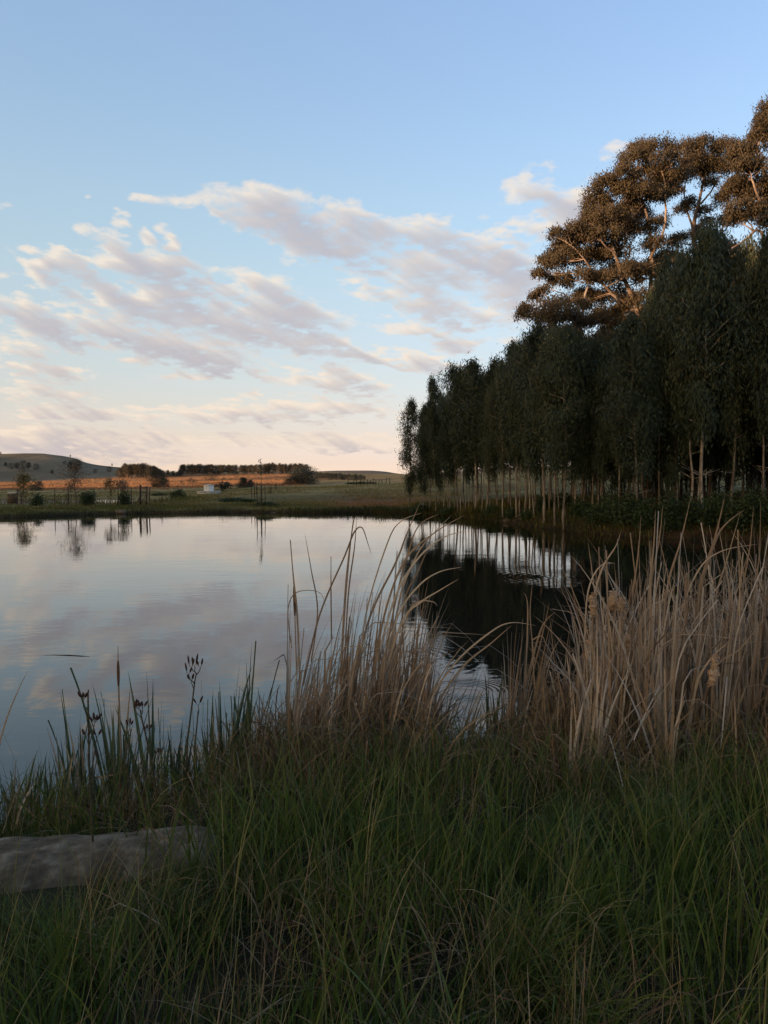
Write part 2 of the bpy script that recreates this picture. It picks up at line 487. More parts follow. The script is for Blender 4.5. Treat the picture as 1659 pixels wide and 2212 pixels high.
GU = np.array([-.9, -.5, -.3, -.15, 0, .1, .2, .35, .5, .9])
GY = np.array([0, 30, 52, 57, 67, 80, 100, 150, 250, 400, 550, 800, 1200, 4000.])
GZ = np.array([
 [.62] * 10,
 [.50, .50, .50, .50, .50, .50, .60, .85, .95, 1.2],
 [.32, .32, .34, .36, .40, .60, .95, 1.2, 1.3, 1.5],
 [.32, .32, .34, .38, .45, .70, 1.1, 1.4, 1.4, 1.6],
 [.34, .34, .38, .62, .80, 1.0, 1.5, 1.8, 1.8, 2.0],
 [.45, .45, .50, .95, 1.15, 1.6, 2.2, 2.5, 2.5, 2.8],
 [.50, .55, .70, 1.25, 1.50, 2.3, 3.2, 3.5, 3.5, 3.8],
 [.30, .30, .50, 1.25, 1.90, 3.4, 5.0, 5.5, 5.5, 6.0],
 [-.3, -.3, -.2, .30, 1.20, 3.2, 6.0, 7.0, 7.0, 7.0],
 [.60, .80, 1.8, 2.6, 2.6, 3.4, 6.0, 7.0, 7.0, 7.0],
 [1.2, 2.2, 5.8, 6.8, 6.0, 5.0, 6.0, 7.0, 7.0, 7.0],
 [2, 4, 11, 12.5, 10, 7, 6, 7, 7, 7],
 [3, 5, 7, 8, 8, 7, 7, 7, 7, 7],
 [0, 0, 2, 3, 3, 3, 3, 3, 3, 3.]])

def table(x, y):
    x = np.asarray(x, float); y = np.asarray(y, float)
    r = np.hypot(x, y)
    az = np.arctan2(x, np.maximum(y, 1e-6))
    u = np.clip(np.tan(np.clip(az, -0.74, 0.74)), -.9, .9)
    front = np.clip((y + 5) / 30, 0, 1)
    Y = np.where(y > 0, r * np.cos(np.clip(np.abs(az), 0, 0.74)), r)
    iu = np.clip(np.searchsorted(GU, u, 'right') - 1, 0, len(GU) - 2)
    iy = np.clip(np.searchsorted(GY, Y, 'right') - 1, 0, len(GY) - 2)
    fu = np.clip((u - GU[iu]) / (GU[iu + 1] - GU[iu]), 0, 1)
    fy = np.clip((Y - GY[iy]) / (GY[iy + 1] - GY[iy]), 0, 1)
    fu = fu * fu * (3 - 2 * fu)
    fy = fy * fy * (3 - 2 * fy)
    z = (GZ[iy, iu] * (1 - fu) + GZ[iy, iu + 1] * fu) * (1 - fy) + (GZ[iy + 1, iu] * (1 - fu) + GZ[iy + 1, iu + 1] * fu) * fy
    return z * front + 0.62 * (1 - front)

def ground_z(x, y, sd=None):
    x = np.asarray(x, float); y = np.asarray(y, float)
    if sd is None:
        sd = poly_sd(POND, x, y)
    z = table(x, y)
    far = np.clip((y - 12) / 14, 0, 1)
    rate = 2.2 * (1 - far) + 0.55 * far
    bank = 1 - np.exp(-np.clip(sd, 0, None) / rate)
    near = np.clip((60 - np.hypot(x, y)) / 20, 0, 1)
    rough = 0.05 * fbm(x * .55, y * .55, 4, 5) + 0.10 * fbm(x * .13, y * .13, 3, 8) * np.clip(sd / 4, 0, 1)
    dist = np.hypot(x, y)
    rough = rough + np.clip(dist - 60, 0, 400) / 400 * 1.1 * fbm(x * .012, y * .012, 4, 9)
    z = np.where(sd > 0, z * bank + rough * np.clip(sd / 1.5, 0, 1), -np.minimum(0.9, 0.28 * -sd + 0.02))
    sd2 = poly_sd(POND2, x, y)
    z = np.where(sd2 < 0, W2 - np.minimum(.8, -sd2 * .25), np.where(sd2 < 5, np.maximum(z, W2 + .03) * np.clip(sd2 / 5, 0, 1) + (W2 + .05) * (1 - np.clip(sd2 / 5, 0, 1)), z))
    return z

def on_ground(xd, yd, y0=2.0, y1=900.0):
    """where the sight line through a photograph point meets the land"""
    r_ = ray(xd, yd)
    Y = np.exp(np.linspace(math.log(y0), math.log(y1), 1500))
    z = HC + r_[2] * Y
    g = ground_z(r_[0] * Y, Y)
    hit = np.nonzero(z <= g)[0]
    k = hit[0] if len(hit) else len(Y) - 1
    return np.array([r_[0] * Y[k], Y[k], float(g[k])])

def gz(x, y):
    return float(ground_z(np.array([x]), np.array([y]))[0])

# ground: one polar sheet from the feet to beyond the skyline
rad = np.concatenate([np.arange(0.4, 9, .09), np.arange(9, 27, .45), np.arange(27, 62, .22), np.arange(62, 110, .8), np.geomspace(110, 5200, 95)])
ang = np.concatenate([np.linspace(-180, -40, 50, endpoint=False), np.linspace(-40, 40, 330, endpoint=False), np.linspace(40, 180, 51)[:-1]])
RR, AA = np.meshgrid(rad, np.radians(ang), indexing='ij')
GX, GYY = RR * np.sin(AA), RR * np.cos(AA)
SDG = poly_sd(POND, GX, GYY)
ZZ = ground_z(GX, GYY, SDG)
nr, na = RR.shape
gm = MB()
ii = np.arange(nr - 1)[:, None] * na
jj = np.arange(na)[None]
kk = (jj + 1) % na
GF = np.stack([ii + jj, ii + kk, ii + na + kk, ii + na + jj], -1).reshape(-1, 4)
GV = np.stack([GX, GYY, ZZ], -1).reshape(-1, 3)
gm.add(GV, GF)
fan = np.stack([np.full(na, 0), (np.arange(na) + 1) % na + 1, np.arange(na) + 1], -1)
gm.add(np.concatenate([[[0, 0, .6]], GV[:na]]), fan)
# natural colour of the cover: lush near the water, rust patches, tan veld far away, leaf litter under the trees
def mixa(a, b, f):
    return a * (1 - f[..., None]) + np.asarray(b) * f[..., None]
def ground_colour(x, y, sd):
    n1 = fbm(x * .35, y * .35, 4, 21); n2 = fbm(x * .05, y * .05, 4, 22); n3 = fbm(x * .012, y * .02, 4, 23)
    dist = np.hypot(x, y)
    u = x / np.maximum(y, 1)
    c = np.ones(x.shape + (3,)) * np.array([.030, .032, .014])
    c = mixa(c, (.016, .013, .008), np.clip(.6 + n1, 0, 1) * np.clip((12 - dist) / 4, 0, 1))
    far = np.clip((y - 40) / 10, 0, 1)
    c = mixa(c, (.165, .135, .040), far * np.clip(.75 + n1 * .8, 0, 1))
    c = mixa(c, (.255, .195, .070), np.clip((y - 62) / 40, 0, 1) * np.clip(.8 + n2, 0, 1))
    # rust-coloured dry grass on the rise before the plantation
    rust = np.exp(-((u + .01) / .065) ** 2) * np.clip((y - 54) / 2.5, 0, 1) * np.clip((80 - y) / 18, 0, 1)
    c = mixa(c, (.165, .080, .036), np.clip(rust * (1.2 + n1 * 1.6), 0, .95))
    veld = np.clip((dist - 175) / 60, 0, 1) * np.clip((-.06 - u) / .06, .25, 1) * np.clip(1.3 + n3 * 2.2, 0, 1)
    c = mixa(c, (.33, .185, .08), veld)
    c = mixa(c, (.10, .085, .045), np.clip((n3 + .05) * 4, 0, 1) * np.clip((dist - 220) / 80, 0, 1) * .6)
    wood = np.clip((u + .0) / .06, 0, 1) * np.clip((x - 3) / 3, 0, 1) * np.clip((y - 22) / 4, 0, 1) * np.clip((60 - y) / 8, 0, 1)
    c = mixa(c, (.060, .036, .022), wood * np.clip(.7 + n1 * 1.2, 0, 1))
    edge = np.clip(1 - np.abs(sd - .15) / .5, 0, 1) * np.clip((y - 20) / 6, 0, 1)
    c = mixa(c, (.040, .026, .017), edge)
    c = np.where((sd < 0)[..., None], np.array([.020, .017, .012]), c)
    return np.clip(c, .005, 1)
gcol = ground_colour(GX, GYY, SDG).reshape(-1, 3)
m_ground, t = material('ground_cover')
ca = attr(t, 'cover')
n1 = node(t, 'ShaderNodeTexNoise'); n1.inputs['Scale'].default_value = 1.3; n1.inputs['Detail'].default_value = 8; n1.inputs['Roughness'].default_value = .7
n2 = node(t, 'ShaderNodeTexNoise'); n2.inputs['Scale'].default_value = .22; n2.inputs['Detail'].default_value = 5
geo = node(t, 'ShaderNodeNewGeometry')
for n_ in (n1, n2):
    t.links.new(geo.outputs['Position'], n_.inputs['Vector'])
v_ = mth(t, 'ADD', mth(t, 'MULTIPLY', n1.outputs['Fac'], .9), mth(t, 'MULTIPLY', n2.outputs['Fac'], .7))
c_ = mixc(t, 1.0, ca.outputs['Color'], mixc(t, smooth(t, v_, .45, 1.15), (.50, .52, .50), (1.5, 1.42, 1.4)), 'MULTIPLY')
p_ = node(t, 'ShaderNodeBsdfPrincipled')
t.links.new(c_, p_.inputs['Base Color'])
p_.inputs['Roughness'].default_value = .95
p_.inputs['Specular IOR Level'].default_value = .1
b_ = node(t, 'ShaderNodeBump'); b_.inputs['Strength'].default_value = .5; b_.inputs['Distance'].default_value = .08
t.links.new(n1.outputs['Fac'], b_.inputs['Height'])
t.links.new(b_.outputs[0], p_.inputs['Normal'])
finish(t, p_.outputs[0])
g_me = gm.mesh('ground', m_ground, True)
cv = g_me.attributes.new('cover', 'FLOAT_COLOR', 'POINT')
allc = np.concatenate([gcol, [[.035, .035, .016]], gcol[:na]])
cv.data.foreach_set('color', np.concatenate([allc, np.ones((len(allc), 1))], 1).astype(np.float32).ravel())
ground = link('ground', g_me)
tag(ground, 'grassy land round the pond, rising to tan veld far away', 'ground', kind='structure')

# hills: mounds set on the land
def hill(name, fn, xs, ys, mat_, label):
    X, Y = np.meshgrid(xs, ys, indexing='ij')
    Z, keep = fn(X, Y)
    n_, m_ = X.shape
    i = np.arange(n_ - 1)[:, None] * m_
    j = np.arange(m_ - 1)[None]
    f = np.stack([i + j, i + m_ + j, i + m_ + j + 1, i + j + 1], -1).reshape(-1, 4)
    mb = MB().add(np.stack([X, Y, Z], -1), f)
    o = link(name, mb.mesh(name, mat_, True))
    return tag(o, label, 'hill', kind='structure')

def veld_material(name, stops, s1, stretch=(1, 1, 1)):
    m, t = material(name)
    g = node(t, 'ShaderNodeNewGeometry')
    mp = node(t, 'ShaderNodeMapping')
    mp.inputs['Scale'].default_value = stretch
    t.links.new(g.outputs['Position'], mp.inputs[0])
    n = node(t, 'ShaderNodeTexNoise')
    n.inputs['Scale'].default_value = s1
    n.inputs['Detail'].default_value = 8
    n.inputs['Roughness'].default_value = .65
    t.links.new(mp.outputs[0], n.inputs['Vector'])
    c = ramp_of(t, smooth(t, n.outputs['Fac'], .3, .7), stops)
    p = node(t, 'ShaderNodeBsdfPrincipled')
    t.links.new(c, p.inputs['Base Color'])
    p.inputs['Roughness'].default_value = .95
    p.inputs['Specular IOR Level'].default_value = .1
    finish(t, p.outputs[0])
    return m
M_HILL = veld_material('hill_grass', [(0, (.105, .088, .056)), (.5, (.150, .125, .080)), (1, (.22, .165, .10))], .02, (1, .5, 2))
M_HILLFAR = veld_material('far_hill_grass', [(0, (.10, .085, .06)), (.5, (.15, .115, .08)), (1, (.22, .15, .09))], .008)

LH = np.array([(-400, 992), (-100, 982), (0, 984), (60, 982.5), (100, 983), (140, 988), (165, 994), (185, 1003), (205, 1007), (230, 1010), (262, 1013), (300, 1017), (345, 1024), (420, 1034), (520, 1045)], float)
def left_hill(X, Y):
    u = X / Y
    xd = u / T * 1106 + 829.5
    crest = HC + 720 * (1040 - np.interp(xd, LH[:, 0], LH[:, 1])) / 1106 * T
    k = np.clip((Y - 470) / 250, 0, 1)
    prof = np.where(Y < 720, k ** 1.25, np.clip(1 - (Y - 720) / 900, 0, 1) ** .7)
    z0 = ground_z(X, Y) - 1.5
    z = z0 + (crest + 1.5 - np.minimum(z0, crest)) * prof + .8 * fbm(X * .02, Y * .02, 4, 3) * prof
    return z, None
hill('hill', left_hill, np.linspace(-800, -130, 150), np.linspace(470, 1500, 110), M_HILL, 'long dark grassy hill with flat lit top at the left of the skyline')
RH = np.array([(500, 1044), (600, 1030), (680, 1019.5), (720, 1018), (800, 1017), (830, 1019), (860, 1024), (900, 1027), (960, 1022), (1050, 1012), (1200, 1008), (1500, 1010), (1900, 1020)], float)
def far_hill(X, Y):
    xd = X / Y / T * 1106 + 829.5
    crest = HC + 1500 * (1040 - np.interp(xd, RH[:, 0], RH[:, 1])) / 1106 * T
    k = np.clip((Y - 850) / 650, 0, 1)
    prof = np.where(Y < 1500, k * k * (3 - 2 * k), np.clip(1 - (Y - 1500) / 1500, 0, 1))
    z0 = ground_z(X, Y) - 3
    return z0 + (crest - z0) * prof + 1.0 * fbm(X * .01, Y * .01, 4, 13) * prof, None
hill('hill', far_hill, np.linspace(-650, 1300, 150), np.linspace(850, 3000, 70), M_HILLFAR, 'low flat-topped far hill behind the dark pines, lit at one end')

# unseen ridges added behind and beside the viewer to cast the evening shade
SH = SD[:2] / np.linalg.norm(SD[:2])
PH = np.array([-SH[1], SH[0]])
if PH[0] < 0: PH = -PH
def ridge(c_s, t0, t1, top, width, fade, seed, label):
    S, Tt = np.meshgrid(np.linspace(-3.0, 3.0, 40), np.linspace(t0 - fade, t1 + fade, 120), indexing='ij')
    e = np.clip(np.minimum(Tt - (t0 - fade), (t1 + fade) - Tt) / fade, 0, 1)
    e = e * e * (3 - 2 * e)
    X = SH[0] * (c_s + S * width) + PH[0] * Tt
    Y = SH[1] * (c_s + S * width) + PH[1] * Tt
    Z = (top + 1.0 * fbm(Tt * .03, S * 1.5, 4, seed) + 1.3) * np.exp(-S * S * 1.1) * e - 1.3
    n_, m_ = X.shape
    i = np.arange(n_ - 1)[:, None] * m_
    j = np.arange(m_ - 1)[None]
    f = np.stack([i + j, i + m_ + j, i + m_ + j + 1, i + j + 1], -1).reshape(-1, 4)
    o = link('hill', MB().add(np.stack([X, Y, Z], -1), f).mesh('hill', M_HILL, True))
    return tag(o, label, 'hill', kind='structure')
ridge(200, -268, 120, 28.2, 42, 50, 41, 'unseen grassy ridge added west of the pond to shade it in the evening')
ridge(350, -860, -560, 56.0, 80, 60, 43, 'higher unseen ridge added to shade the hill at the left')

# water
m_water, t = material('pond_water')
p_ = node(t, 'ShaderNodeBsdfPrincipled')
p_.inputs['Base Color'].default_value = (.005, .006, .006, 1)
p_.inputs['Roughness'].default_value = .015
p_.inputs['IOR'].default_value = 1.40
p_.inputs['Specular IOR Level'].default_value = .5
geo = node(t, 'ShaderNodeNewGeometry')
mp = node(t, 'ShaderNodeMapping'); mp.inputs['Scale'].default_value = (.8, 1.6, 1)
t.links.new(geo.outputs['Position'], mp.inputs[0])
w1 = node(t, 'ShaderNodeTexNoise'); w1.inputs['Scale'].default_value = 2.6; w1.inputs['Detail'].default_value = 3; w1.inputs['Distortion'].default_value = .6
w2 = node(t, 'ShaderNodeTexNoise'); w2.inputs['Scale'].default_value = .45; w2.inputs['Detail'].default_value = 2
w3 = node(t, 'ShaderNodeTexNoise'); w3.inputs['Scale'].default_value = .16; w3.inputs['Detail'].default_value = 3
for w_ in (w1, w2, w3):
    t.links.new(mp.outputs[0], w_.inputs['Vector'])
patch = smooth(t, w3.outputs['Fac'], .42, .66)
h_ = mth(t, 'MULTIPLY', w1.outputs['Fac'], mth(t, 'MULTIPLY_ADD', patch, .0024, .0009))
h_ = mth(t, 'MULTIPLY_ADD', w2.outputs['Fac'], .0035, h_)
def rings(h, cx, cy, lam, amp, r0, width):
    d = node(t, 'ShaderNodeVectorMath', operation='DISTANCE')
    t.links.new(geo.outputs['Position'], d.inputs[0])
    d.inputs[1].default_value = (cx, cy, 0)
    s_ = mth(t, 'SINE', mth(t, 'MULTIPLY', d.outputs['Value'], 2 * math.pi / lam))
    q = mth(t, 'DIVIDE', mth(t, 'SUBTRACT', d.outputs['Value'], r0), width)
    e = mth(t, 'POWER', 2.718, mth(t, 'MULTIPLY', mth(t, 'MULTIPLY', q, q), -1.0))
    return mth(t, 'ADD', h, mth(t, 'MULTIPLY', mth(t, 'MULTIPLY', s_, e), amp))
h_ = rings(h_, 4.1, 17.6, .22, .0010, 1.0, .8)
h_ = rings(h_, .86, 8.05, .062, .0004, .30, .16)
h_ = rings(h_, 5.6, 16.2, .22, .0004, .7, .6)
h_ = rings(h_, .25, 9.6, .12, .0003, .5, .5)
b_ = node(t, 'ShaderNodeBump'); b_.inputs['Strength'].default_value = 1.0; b_.inputs['Distance'].default_value = 1.0
t.links.new(h_, b_.inputs['Height'])
t.links.new(b_.outputs[0], p_.inputs['Normal'])
finish(t, p_.outputs[0])
def water(P, z, label):
    c = P.mean(0)
    Q = c + (P - c) * 1.0
    nrm = np.sign(P - c)
    Q = Q + nrm * .6
    mb = MB().add(np.concatenate([np.c_[Q, np.full(len(Q), z)], [[c[0], c[1], z]]]), [[k, (k + 1) % len(Q), len(Q)] for k in range(len(Q))])
    return tag(link('water', mb.mesh('water', m_water)), label, 'water', kind='structure')
water(POND, 0.0, 'still pond mirroring the evening sky and the trees')
water(POND2, W2, 'second pond beyond the fence on the far bank')

# ------------------------------------------------------------------ trees
def unit(v):
    return v / (np.linalg.norm(v, axis=-1, keepdims=True) + 1e-9)

def leaves(mb, pos, length, width, droop=1.0, spread=.6, tone=(.2, .8), rg=None, mi=0, out=None, jit=.5):
    """one small pointed leaf per position, hanging from it"""
    g = rg or rng
    n = len(pos)
    d = unit(np.stack([g.normal(0, spread, n), g.normal(0, spread, n), -droop + g.normal(0, spread * .6, n)], 1))
    w = unit(np.cross(d, g.normal(0, 1, (n, 3)) if out is None else unit(out) + g.normal(0, jit, (n, 3))))
    L = length * g.uniform(.65, 1.3, n)[:, None]
    W = width * g.uniform(.7, 1.3, n)[:, None]
    v = np.stack([pos, pos + d * L * .45 + w * W, pos + d * L, pos + d * L * .45 - w * W], 1)
    f = np.arange(n * 4).reshape(n, 4)
    mb.add(v, f, g.uniform(tone[0], tone[1], n), mi)

def wobble(p0, p1, n, amp, g, sag=0.0):
    t_ = np.linspace(0, 1, n)[:, None]
    p = p0 + (p1 - p0) * t_
    o = np.cumsum(g.normal(0, amp, (n, 3)), 0) * np.array([1, 1, .4])
    o -= o[0] * (1 - t_) + o[-1] * t_
    p = p + o
    p[:, 2] += sag * 4 * (t_ * (1 - t_))[:, 0]
    return p

def young_gum_meshes(seed, H, bare, width, nleaf, lean=0.0, bark=None):
    """slender plantation gum: bare pole, hanging narrow crown with an uneven outline"""
    g = np.random.default_rng(seed)
    tr, cr_ = MB(), MB()
    top = np.array([lean * H + g.normal(0, .18), g.normal(0, .18), H])
    trunk = wobble(np.array([0, 0, -.25]), top, 12, .035, g)
    r0 = .0046 * H + .004
    tr.tube(trunk, np.linspace(r0, .012, 12) * np.r_[1.35, np.ones(11)], 7)
    zb = H * bare
    nb = 34
    tips = []
    for i in range(nb):
        q = (i + g.random()) / nb
        z = zb + (H * .99 - zb) * q ** .9
        k = (z + .25) / (H + .25) * 11
        i0 = int(min(k, 10)); base = trunk[i0] + (trunk[i0 + 1] - trunk[i0]) * (k - i0)
        az = g.uniform(0, 2 * math.pi)
        prof = (math.sin(math.pi * min(1, .15 + .85 * (1 - q) ** .8)) * .75 + .35) * (1 - .85 * q ** 2.2)
        L = width * prof * g.uniform(.55, 1.25)
        up = g.uniform(.45, 1.1) * L
        end = base + np.array([math.cos(az) * L, math.sin(az) * L, up])
        br = wobble(base, end, 6, .03, g)
        br[:, 2] += np.linspace(0, 1, 6) ** 2 * -.12 * L
        tr.tube(br, np.linspace(.028, .007, 6) * (1.1 - .5 * q), 4, cap=False)
        tips.append((br, L))
    # dead snags under the crown
    for i in range(5):
        z = zb * g.uniform(.45, 1.0)
        k = (z + .25) / (H + .25) * 11
        base = trunk[int(k)]
        az = g.uniform(0, 2 * math.pi); L = g.uniform(.3, .9)
        tr.tube(wobble(base, base + np.array([math.cos(az) * L, math.sin(az) * L, L * g.uniform(.1, .6)]), 4, .02, g), np.linspace(.014, .004, 4), 4, cap=False)
    per = nleaf // nb
    for br, L in tips:
        # sprays along the outer part of every branch
        ns = 9
        w = g.dirichlet(np.ones(ns) * 1.3)
        for s in range(ns):
            a = g.uniform(.25, 1.05)
            k = min(a, .999) * 5
            c = br[int(k)] + (br[int(k) + 1] - br[int(k)]) * (k - int(k))
            c = c + g.normal(0, .13, 3) * L
            n = max(4, int(per * w[s]))
            off_ = g.normal(0, 1, (n, 3)) * np.array([.17, .17, .34]) * (.6 + .5 * L)
            off_[:, 2] -= np.abs(g.normal(0, .22, n))
            leaves(cr_, c + off_, .17, .019, 1.2, .45, (.1 + .5 * g.random(), .6 + .4 * g.random()), g, 0, (c + off_ - np.array([0, 0, c[2] - .25])) * np.array([1, 1, .5]) + off_, .45)
    return tr.mesh('trunk', bark or M_BARK, True), cr_.mesh('crown', M_YOUNG)

YOUNG = [young_gum_meshes(100 + i, 9.0, b, w, n) for i, (b, w, n) in enumerate(
    [(.31, 1.2, 10500), (.37, 1.0, 9500), (.29, 1.25, 11000), (.40, 1.1, 9500), (.34, .95, 9500), (.31, 1.4, 12000), (.38, 1.2, 10500)])]
# poles inside the stand: bark darkened as inner shade, foliage lower down
INNER = [young_gum_meshes(170 + i, 9.0, b, w, n, 0.0, M_BARK_SHADED) for i, (b, w, n) in enumerate([(.20, 1.35, 12000), (.26, 1.2, 11000), (.16, 1.45, 12500), (.30, 1.2, 10000)])]
# the sapling line at the left end keeps leaves nearly to the ground
EDGE = [young_gum_meshes(150 + i, 9.0, b, w, n) for i, (b, w, n) in enumerate([(.17, .95, 10500), (.20, .85, 9500), (.24, 1.0, 10500)])]

def place_young(x, y, H, kind, rz, label, edge=False, slim=1.0, tilt=None, z=None):
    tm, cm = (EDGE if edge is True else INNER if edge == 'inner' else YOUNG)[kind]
    zz = (gz(x, y) if z is None else z)
    t_ = thing('young_gum_tree', label, 'tree', (x, y, zz), rz, 'young gum trees planted along the pond')
    t_.scale = (slim * H / 9, slim * H / 9, H / 9)
    if tilt: t_.rotation_euler = (tilt[0], tilt[1], rz)
    link('trunk', tm, t_)
    link('crown', cm, t_)
    return t_

GROVE = 'slender young gum inside the crowded plantation, dark hanging crown above a bare pole'
SHORE = 'slender young gum with a bare pole in the plantation\'s front row by the water'
# height of the plantation's skyline across the picture
SKYL = np.array([(845, 960), (868, 862), (885, 855), (935, 818), (958, 850), (985, 785), (1015, 775), (1045, 772), (1068, 812), (1090, 745), (1112, 735), (1135, 760), (1160, 708), (1245, 716), (1290, 716), (1340, 706), (1395, 668), (1415, 612), (1440, 562), (1490, 548), (1520, 500), (1550, 535), (1600, 545), (1659, 520), (1760, 480)], float)
# (x, y of the foot in the photograph, top, edge tree?, slim, lean, label)
FRONT = [
 (884, 1096, 862, 1, .85, 0, 'leftmost young gum of the plantation, leafy almost to the ground'),
 (909, 1110, 876, 1, .8, 0, 'young gum second from the left end of the plantation, standing at the water'),
 (930, 1094, 816, 1, .95, 0, 'young gum with a pointed top near the left end of the plantation'),
 (950, 1090, 846, 1, .8, 0, SHORE),
 (972, 1108, 900, 0, .8, 0, SHORE),
 (990, 1107, 788, 0, 1.1, .02, 'young gum with two thin poles close together, below the first rounded crown'),
 (996, 1109, 800, 0, .7, -.02, SHORE),
 (1026, 1107, 776, 0, 1.15, 0, SHORE),
 (1051, 1110, 772, 0, 1.1, -.03, SHORE),
 (1072, 1100, 815, 0, .9, 0, SHORE),
 (1097, 1094, 742, 0, 1.1, 0, 'young gum with a feathery two-pointed top rising above its left neighbours'),
 (1117, 1116, 738, 0, .95, 0, SHORE),
 (1133, 1109, 765, 0, .9, -.03, SHORE),
 (1154, 1118, 730, 0, .8, -.07, 'young gum whose pale pole leans to the left over the bank'),
 (1175, 1128, 700, 0, 1.05, 0, 'young gum with a dark pole at the water edge, left of two pale poles'),
 (1199, 1134, 712, 0, 1.0, 0, 'young gum with the brightest white pole of the front row, at the water edge'),
 (1219, 1147, 715, 0, 1.1, -.015, 'young gum with a pale mottled pole standing nearest the water, right of the white one'),
 (1240, 1113, 722, 0, .9, 0, GROVE), (1259, 1101, 735, 0, .9, 0, GROVE), (1278, 1102, 728, 0, .9, 0, GROVE),
 (1300, 1104, 745, 0, .9, .01, GROVE), (1338, 1101, 712, 0, .95, 0, GROVE), (1358, 1096, 705, 0, .9, 0, GROVE),
 (1381, 1140, 690, 0, 1.0, -.01, 'young gum with a thin pole rising behind the left end of the right-hand reeds'),
 (1425, 1108, 565, 0, .9, 0, GROVE), (1461, 1108, 545, 0, .85, 0, GROVE),
 (1491, 1126, 550, 0, .9, -.02, 'young gum with a pale curved pole and two long bare side branches'),
 (1509, 1118, 505, 0, .8, .03, GROVE),
 (1518, 1133, 492, 0, 1.1, 0, 'young gum with a thick white pole, the palest trunk behind the right-hand reeds'),
 (1533, 1100, 540, 0, .9, 0, GROVE),
 (1582, 1112, 555, 0, .9, 0, GROVE), (1626, 1090, 520, 0, 1.1, 0, 'gum with a thick reddish trunk near the right edge of the plantation'),
 (1645, 1122, 500, 0, .9, -.01, GROVE), (1690, 1118, 470, 0, 1.0, 0, GROVE)]
g_ = np.random.default_rng(15)
for k_ in range(30):
    xd_ = 905 + (1345 - 905) * (k_ + g_.random()) / 30
    FRONT.append((xd_, np.interp(xd_, [905, 1050, 1200, 1345], [1104, 1106, 1114, 1108]) + g_.normal(0, 5), np.interp(xd_, SKYL[:, 0], SKYL[:, 1]) + abs(g_.normal(0, 45)) + 14, 0, .62, g_.normal(0, .03), GROVE))
occupied = []
g_ = np.random.default_rng(5)
for i, (xd, yd, ytop, edge, slim, lean, lab) in enumerate(FRONT):
    p = on_ground(xd, yd, 15, 90)
    H = HC + ray(xd, ytop)[2] * p[1] - p[2]
    kind = i % (3 if edge else 7)
    slim *= g_.uniform(.82, 1.22)
    place_young(p[0], p[1], H, kind, g_.uniform(0, 6.28), lab, bool(edge), slim * 9 / H * (.72 + .047 * H) , (0, lean, 0), p[2])
    occupied.append((p[0], p[1]))
EXTRA = 0
for tries in range(4000):
    u = g_.uniform(.035, .60)
    Y = g_.uniform(29, 58)
    x, y = u * Y, Y
    sdv = float(poly_sd(POND, np.array([x]), np.array([y]))[0])
    if sdv < 1.2 or (u < .10 and Y > 52) or (u < .25 and sdv > 6.5): continue
    if min((x - a) ** 2 + (y - b) ** 2 for a, b in occupied) < (1.1 if Y < 44 else 1.7) ** 2: continue
    xd = u / T * 1106 + 829.5
    ytop = np.interp(xd, SKYL[:, 0], SKYL[:, 1]) + abs(g_.normal(0, 60)) + 8
    H = HC + ray(xd, ytop)[2] * Y - gz(x, y)
    if H < 4: continue
    H = min(H, 14)
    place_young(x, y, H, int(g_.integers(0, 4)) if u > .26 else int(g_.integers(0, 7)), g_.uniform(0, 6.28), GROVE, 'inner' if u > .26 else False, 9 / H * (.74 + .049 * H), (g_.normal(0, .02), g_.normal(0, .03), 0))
    occupied.append((x, y))
    EXTRA += 1
    if EXTRA >= 150: break
print('young gums', len(occupied))

